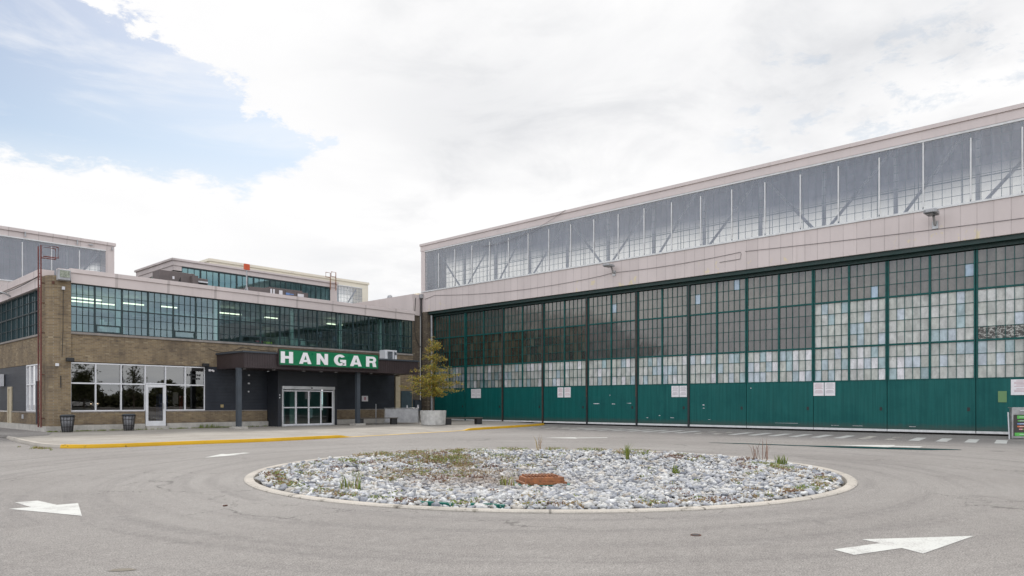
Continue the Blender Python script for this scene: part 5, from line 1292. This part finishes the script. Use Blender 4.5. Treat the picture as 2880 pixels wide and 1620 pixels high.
# ================================================================== what the glass reflects: trees, car and lamp post beyond the drive
def big_tree(x, y, h, seed, lab, bare=False, grp='trees beyond the drive'):
    r_ = random.Random(seed); t = thing('tree', lab, 'tree', (x, y, 0), grp)
    b = MB(); b.tube([(x, y, 0), (x + r_.uniform(-.2, .2), y, h * .45), (x + r_.uniform(-.4, .4), y, h * .9)], .2, 8, .04)
    V, F, T = [], [], []; nb = 46
    for i in range(nb):
        z0 = h * r_.uniform(.2, .75); a = r_.uniform(0, 6.283); L = h * .34 * r_.uniform(.5, 1.) * (1.15 - z0 / h); z1 = z0 + h * r_.uniform(.08, .28)
        p0 = Vector((x, y, z0)); p1 = Vector((x + L * math.cos(a), y + L * math.sin(a), z1)); b.tube([p0, p0.lerp(p1, .5) + Vector((0, 0, .1)), p1], .05, 5, .012)
        for j in range(4 if bare else 7):
            pc = p0.lerp(p1, r_.uniform(.35, 1.1)) + Vector((r_.gauss(0, .35), r_.gauss(0, .35), r_.gauss(0, .3)))
            for _ in range(5 if bare else 16):
                p = pc + Vector((r_.gauss(0, .28), r_.gauss(0, .28), r_.gauss(0, .22))); u = Vector((r_.gauss(0, 1), r_.gauss(0, 1), r_.gauss(0, 1))).normalized(); v_ = u.cross(Vector((r_.gauss(0, 1), 1, r_.gauss(0, 1)))).normalized(); s_ = r_.uniform(.10, .2)
                k = len(V); V += [tuple(p - u * s_), tuple(p + v_ * s_ * .6), tuple(p + u * s_), tuple(p - v_ * s_ * .6)]; F.append((k, k + 1, k + 2, k + 3)); f = r_.uniform(.6, 1.3); T += [(.07 * f, .075 * f, .025 * f)] * 4
    b.build('trunk', 'bark', t)
    o = bpy.data.objects.new('crown', two_mesh('crown', [(q[0] - x, q[1] - y, q[2]) for q in V], F, T)); C.objects.link(o); o.parent = t; return t
big_tree(29.5, -44, 8.2, 1, 'bushy roadside tree mirrored in the leftmost shop window')
big_tree(38, -50, 7.6, 2, 'roadside tree mirrored in the second shop window')
big_tree(48, -56, 8.4, 4, 'sparse roadside tree mirrored above the shop door', True)
big_tree(24, -62, 7.0, 5, 'roadside tree mirrored at the window edge beside the pillar')
# hedge mass behind
V, F, T = [], [], []
for _ in range(26000):
    x = random.uniform(5, 95); y = -64 + random.uniform(-2, 2); h = 4.2 + 1.2 * math.sin(x * .35) + .9 * math.sin(x * .9 + 1); z = h * random.random() ** .8
    u = Vector((random.gauss(0, 1), random.gauss(0, 1), random.gauss(0, 1))).normalized(); v_ = u.cross(Vector((random.gauss(0, 1), 1, random.gauss(0, 1)))).normalized(); s_ = random.uniform(.2, .4); p = Vector((x, y, z)); k = len(V)
    V += [tuple(p - u * s_), tuple(p + v_ * s_ * .7), tuple(p + u * s_), tuple(p - v_ * s_ * .7)]; F.append((k, k + 1, k + 2, k + 3)); f = random.uniform(.5, 1.3); T += [(.085 * f, .088 * f, .035 * f)] * 4
o = bpy.data.objects.new('hedge', two_mesh('hedge', V, F, T)); C.objects.link(o); tag(o, 'dark thicket along the far side of the drive mirrored in the shop windows', 'hedge', kind='stuff')
b = MB(); b.prism([(5, -61.5), (95, -61.5), (95, -52), (5, -52)], .0, .7); tag(b.build('embankment', 'asphalt'), kind='structure')
# car
CXc, CYc = 40.2, -58.0
car = thing('parked_car', 'pale saloon car with headlights on mirrored in the leftmost shop windows', 'car', (CXc, CYc, 0))
CARZ = .705
def car_part(name, prof, w0, w1, matn, z0=0, bevel=.0, parent=car):
    b = MB(); n = len(prof); k = 0
    for s_ in (-1, 1): b.v += [(CXc + px, CYc + s_ * (w0 if pz < 1.0 else w1), pz) for px, pz in prof]
    b.f = [tuple(range(n)), tuple(range(2 * n - 1, n - 1, -1))] + [((i + 1) % n, i, n + i, n + (i + 1) % n) for i in range(n)]; b.mi = [0] * len(b.f); b.ft = [None] * len(b.f)
    return b.build(name, matn, parent, bevel=bevel)
car_part('body', [(-2.4, .3), (2.35, .3), (2.45, .6), (2.35, .85), (1.1, 1.0), (-1.6, 1.02), (-2.35, .95), (-2.45, .6)], .9, .82, 'car_paint', bevel=.06)
car_part('cabin', [(-1.7, 1.0), (1.0, 1.0), (.35, 1.42), (-1.1, 1.44)], .8, .66, 'car_glass', bevel=.04)
b = MB(); b.box(CXc - 1.05, CXc + .3, CYc - .62, CYc + .62, 1.43, 1.48); b.build('roof', 'car_paint', car, bevel=.02)
for px in (-1.5, 1.45):
    for s_ in (-1, 1):
        b = MB(); b.tube([(CXc + px, CYc + s_ * .72, .33), (CXc + px, CYc + s_ * .93, .33)], .33, 20); wh = b.build('wheel', 'tyre', car)
        b = MB(); b.tube([(CXc + px, CYc + s_ * .931, .33), (CXc + px, CYc + s_ * .945, .33)], .2, 12); b.build('rim', 'steel', wh)
emit('headlamp', (1, .75, .5), 3.)
for s_ in (-1, 1): b = MB(); b.box(CXc + 2.40, CXc + 2.47, CYc + s_ * .65 - .15, CYc + s_ * .65 + .15, .62, .76); b.build('headlight', 'headlamp', car)
ag = R(62)
car.rotation_euler = (0, 0, ag); car.location.z = CARZ
# lamp post
t = thing('lamp_post', 'twin armed lamp post beyond the drive mirrored in the third shop window', 'lamp post', (43, -47, 0))
b = MB(); b.tube([(43, -47, 0), (43, -47, 8.6)], .11, 8, .07); b.build('post', 'post_grey', t)
for s_ in (-1, 1): b = MB(); b.box(43 + s_ * .15, 43 + s_ * 1.3, -47.15, -46.85, 8.55, 8.7); b.build('lamp_head', 'dark_steel', t)
# weeds along the plinth
V, F, T = [], [], []
for _ in range(150):
    x = random.choice((random.uniform(14, 22), random.uniform(15.8, 19.5), random.uniform(10, 14))); blade_cluster(V, F, T, x, TY - .24 - random.uniform(0, .25), .13, 8, .08, .08, GRN)
for _ in range(10): blade_cluster(V, F, T, 18.1 + random.gauss(0, .25), TY - .3, .13, 10, .25, .1, GRN)
for _ in range(24): blade_cluster(V, F, T, 6.9 + random.gauss(0, .12), 28.6 + random.gauss(0, .5), .0, 10, .06, .08, GRN + DRY)
o = bpy.data.objects.new('grass', two_mesh('grass', V, F, T)); C.objects.link(o); tag(o, 'low weeds in the joint between pavement and terminal plinth', 'grass', kind='stuff')

# resolve any material that was named before it existed
cl2 = bpy.context.view_layer; cl2.update()
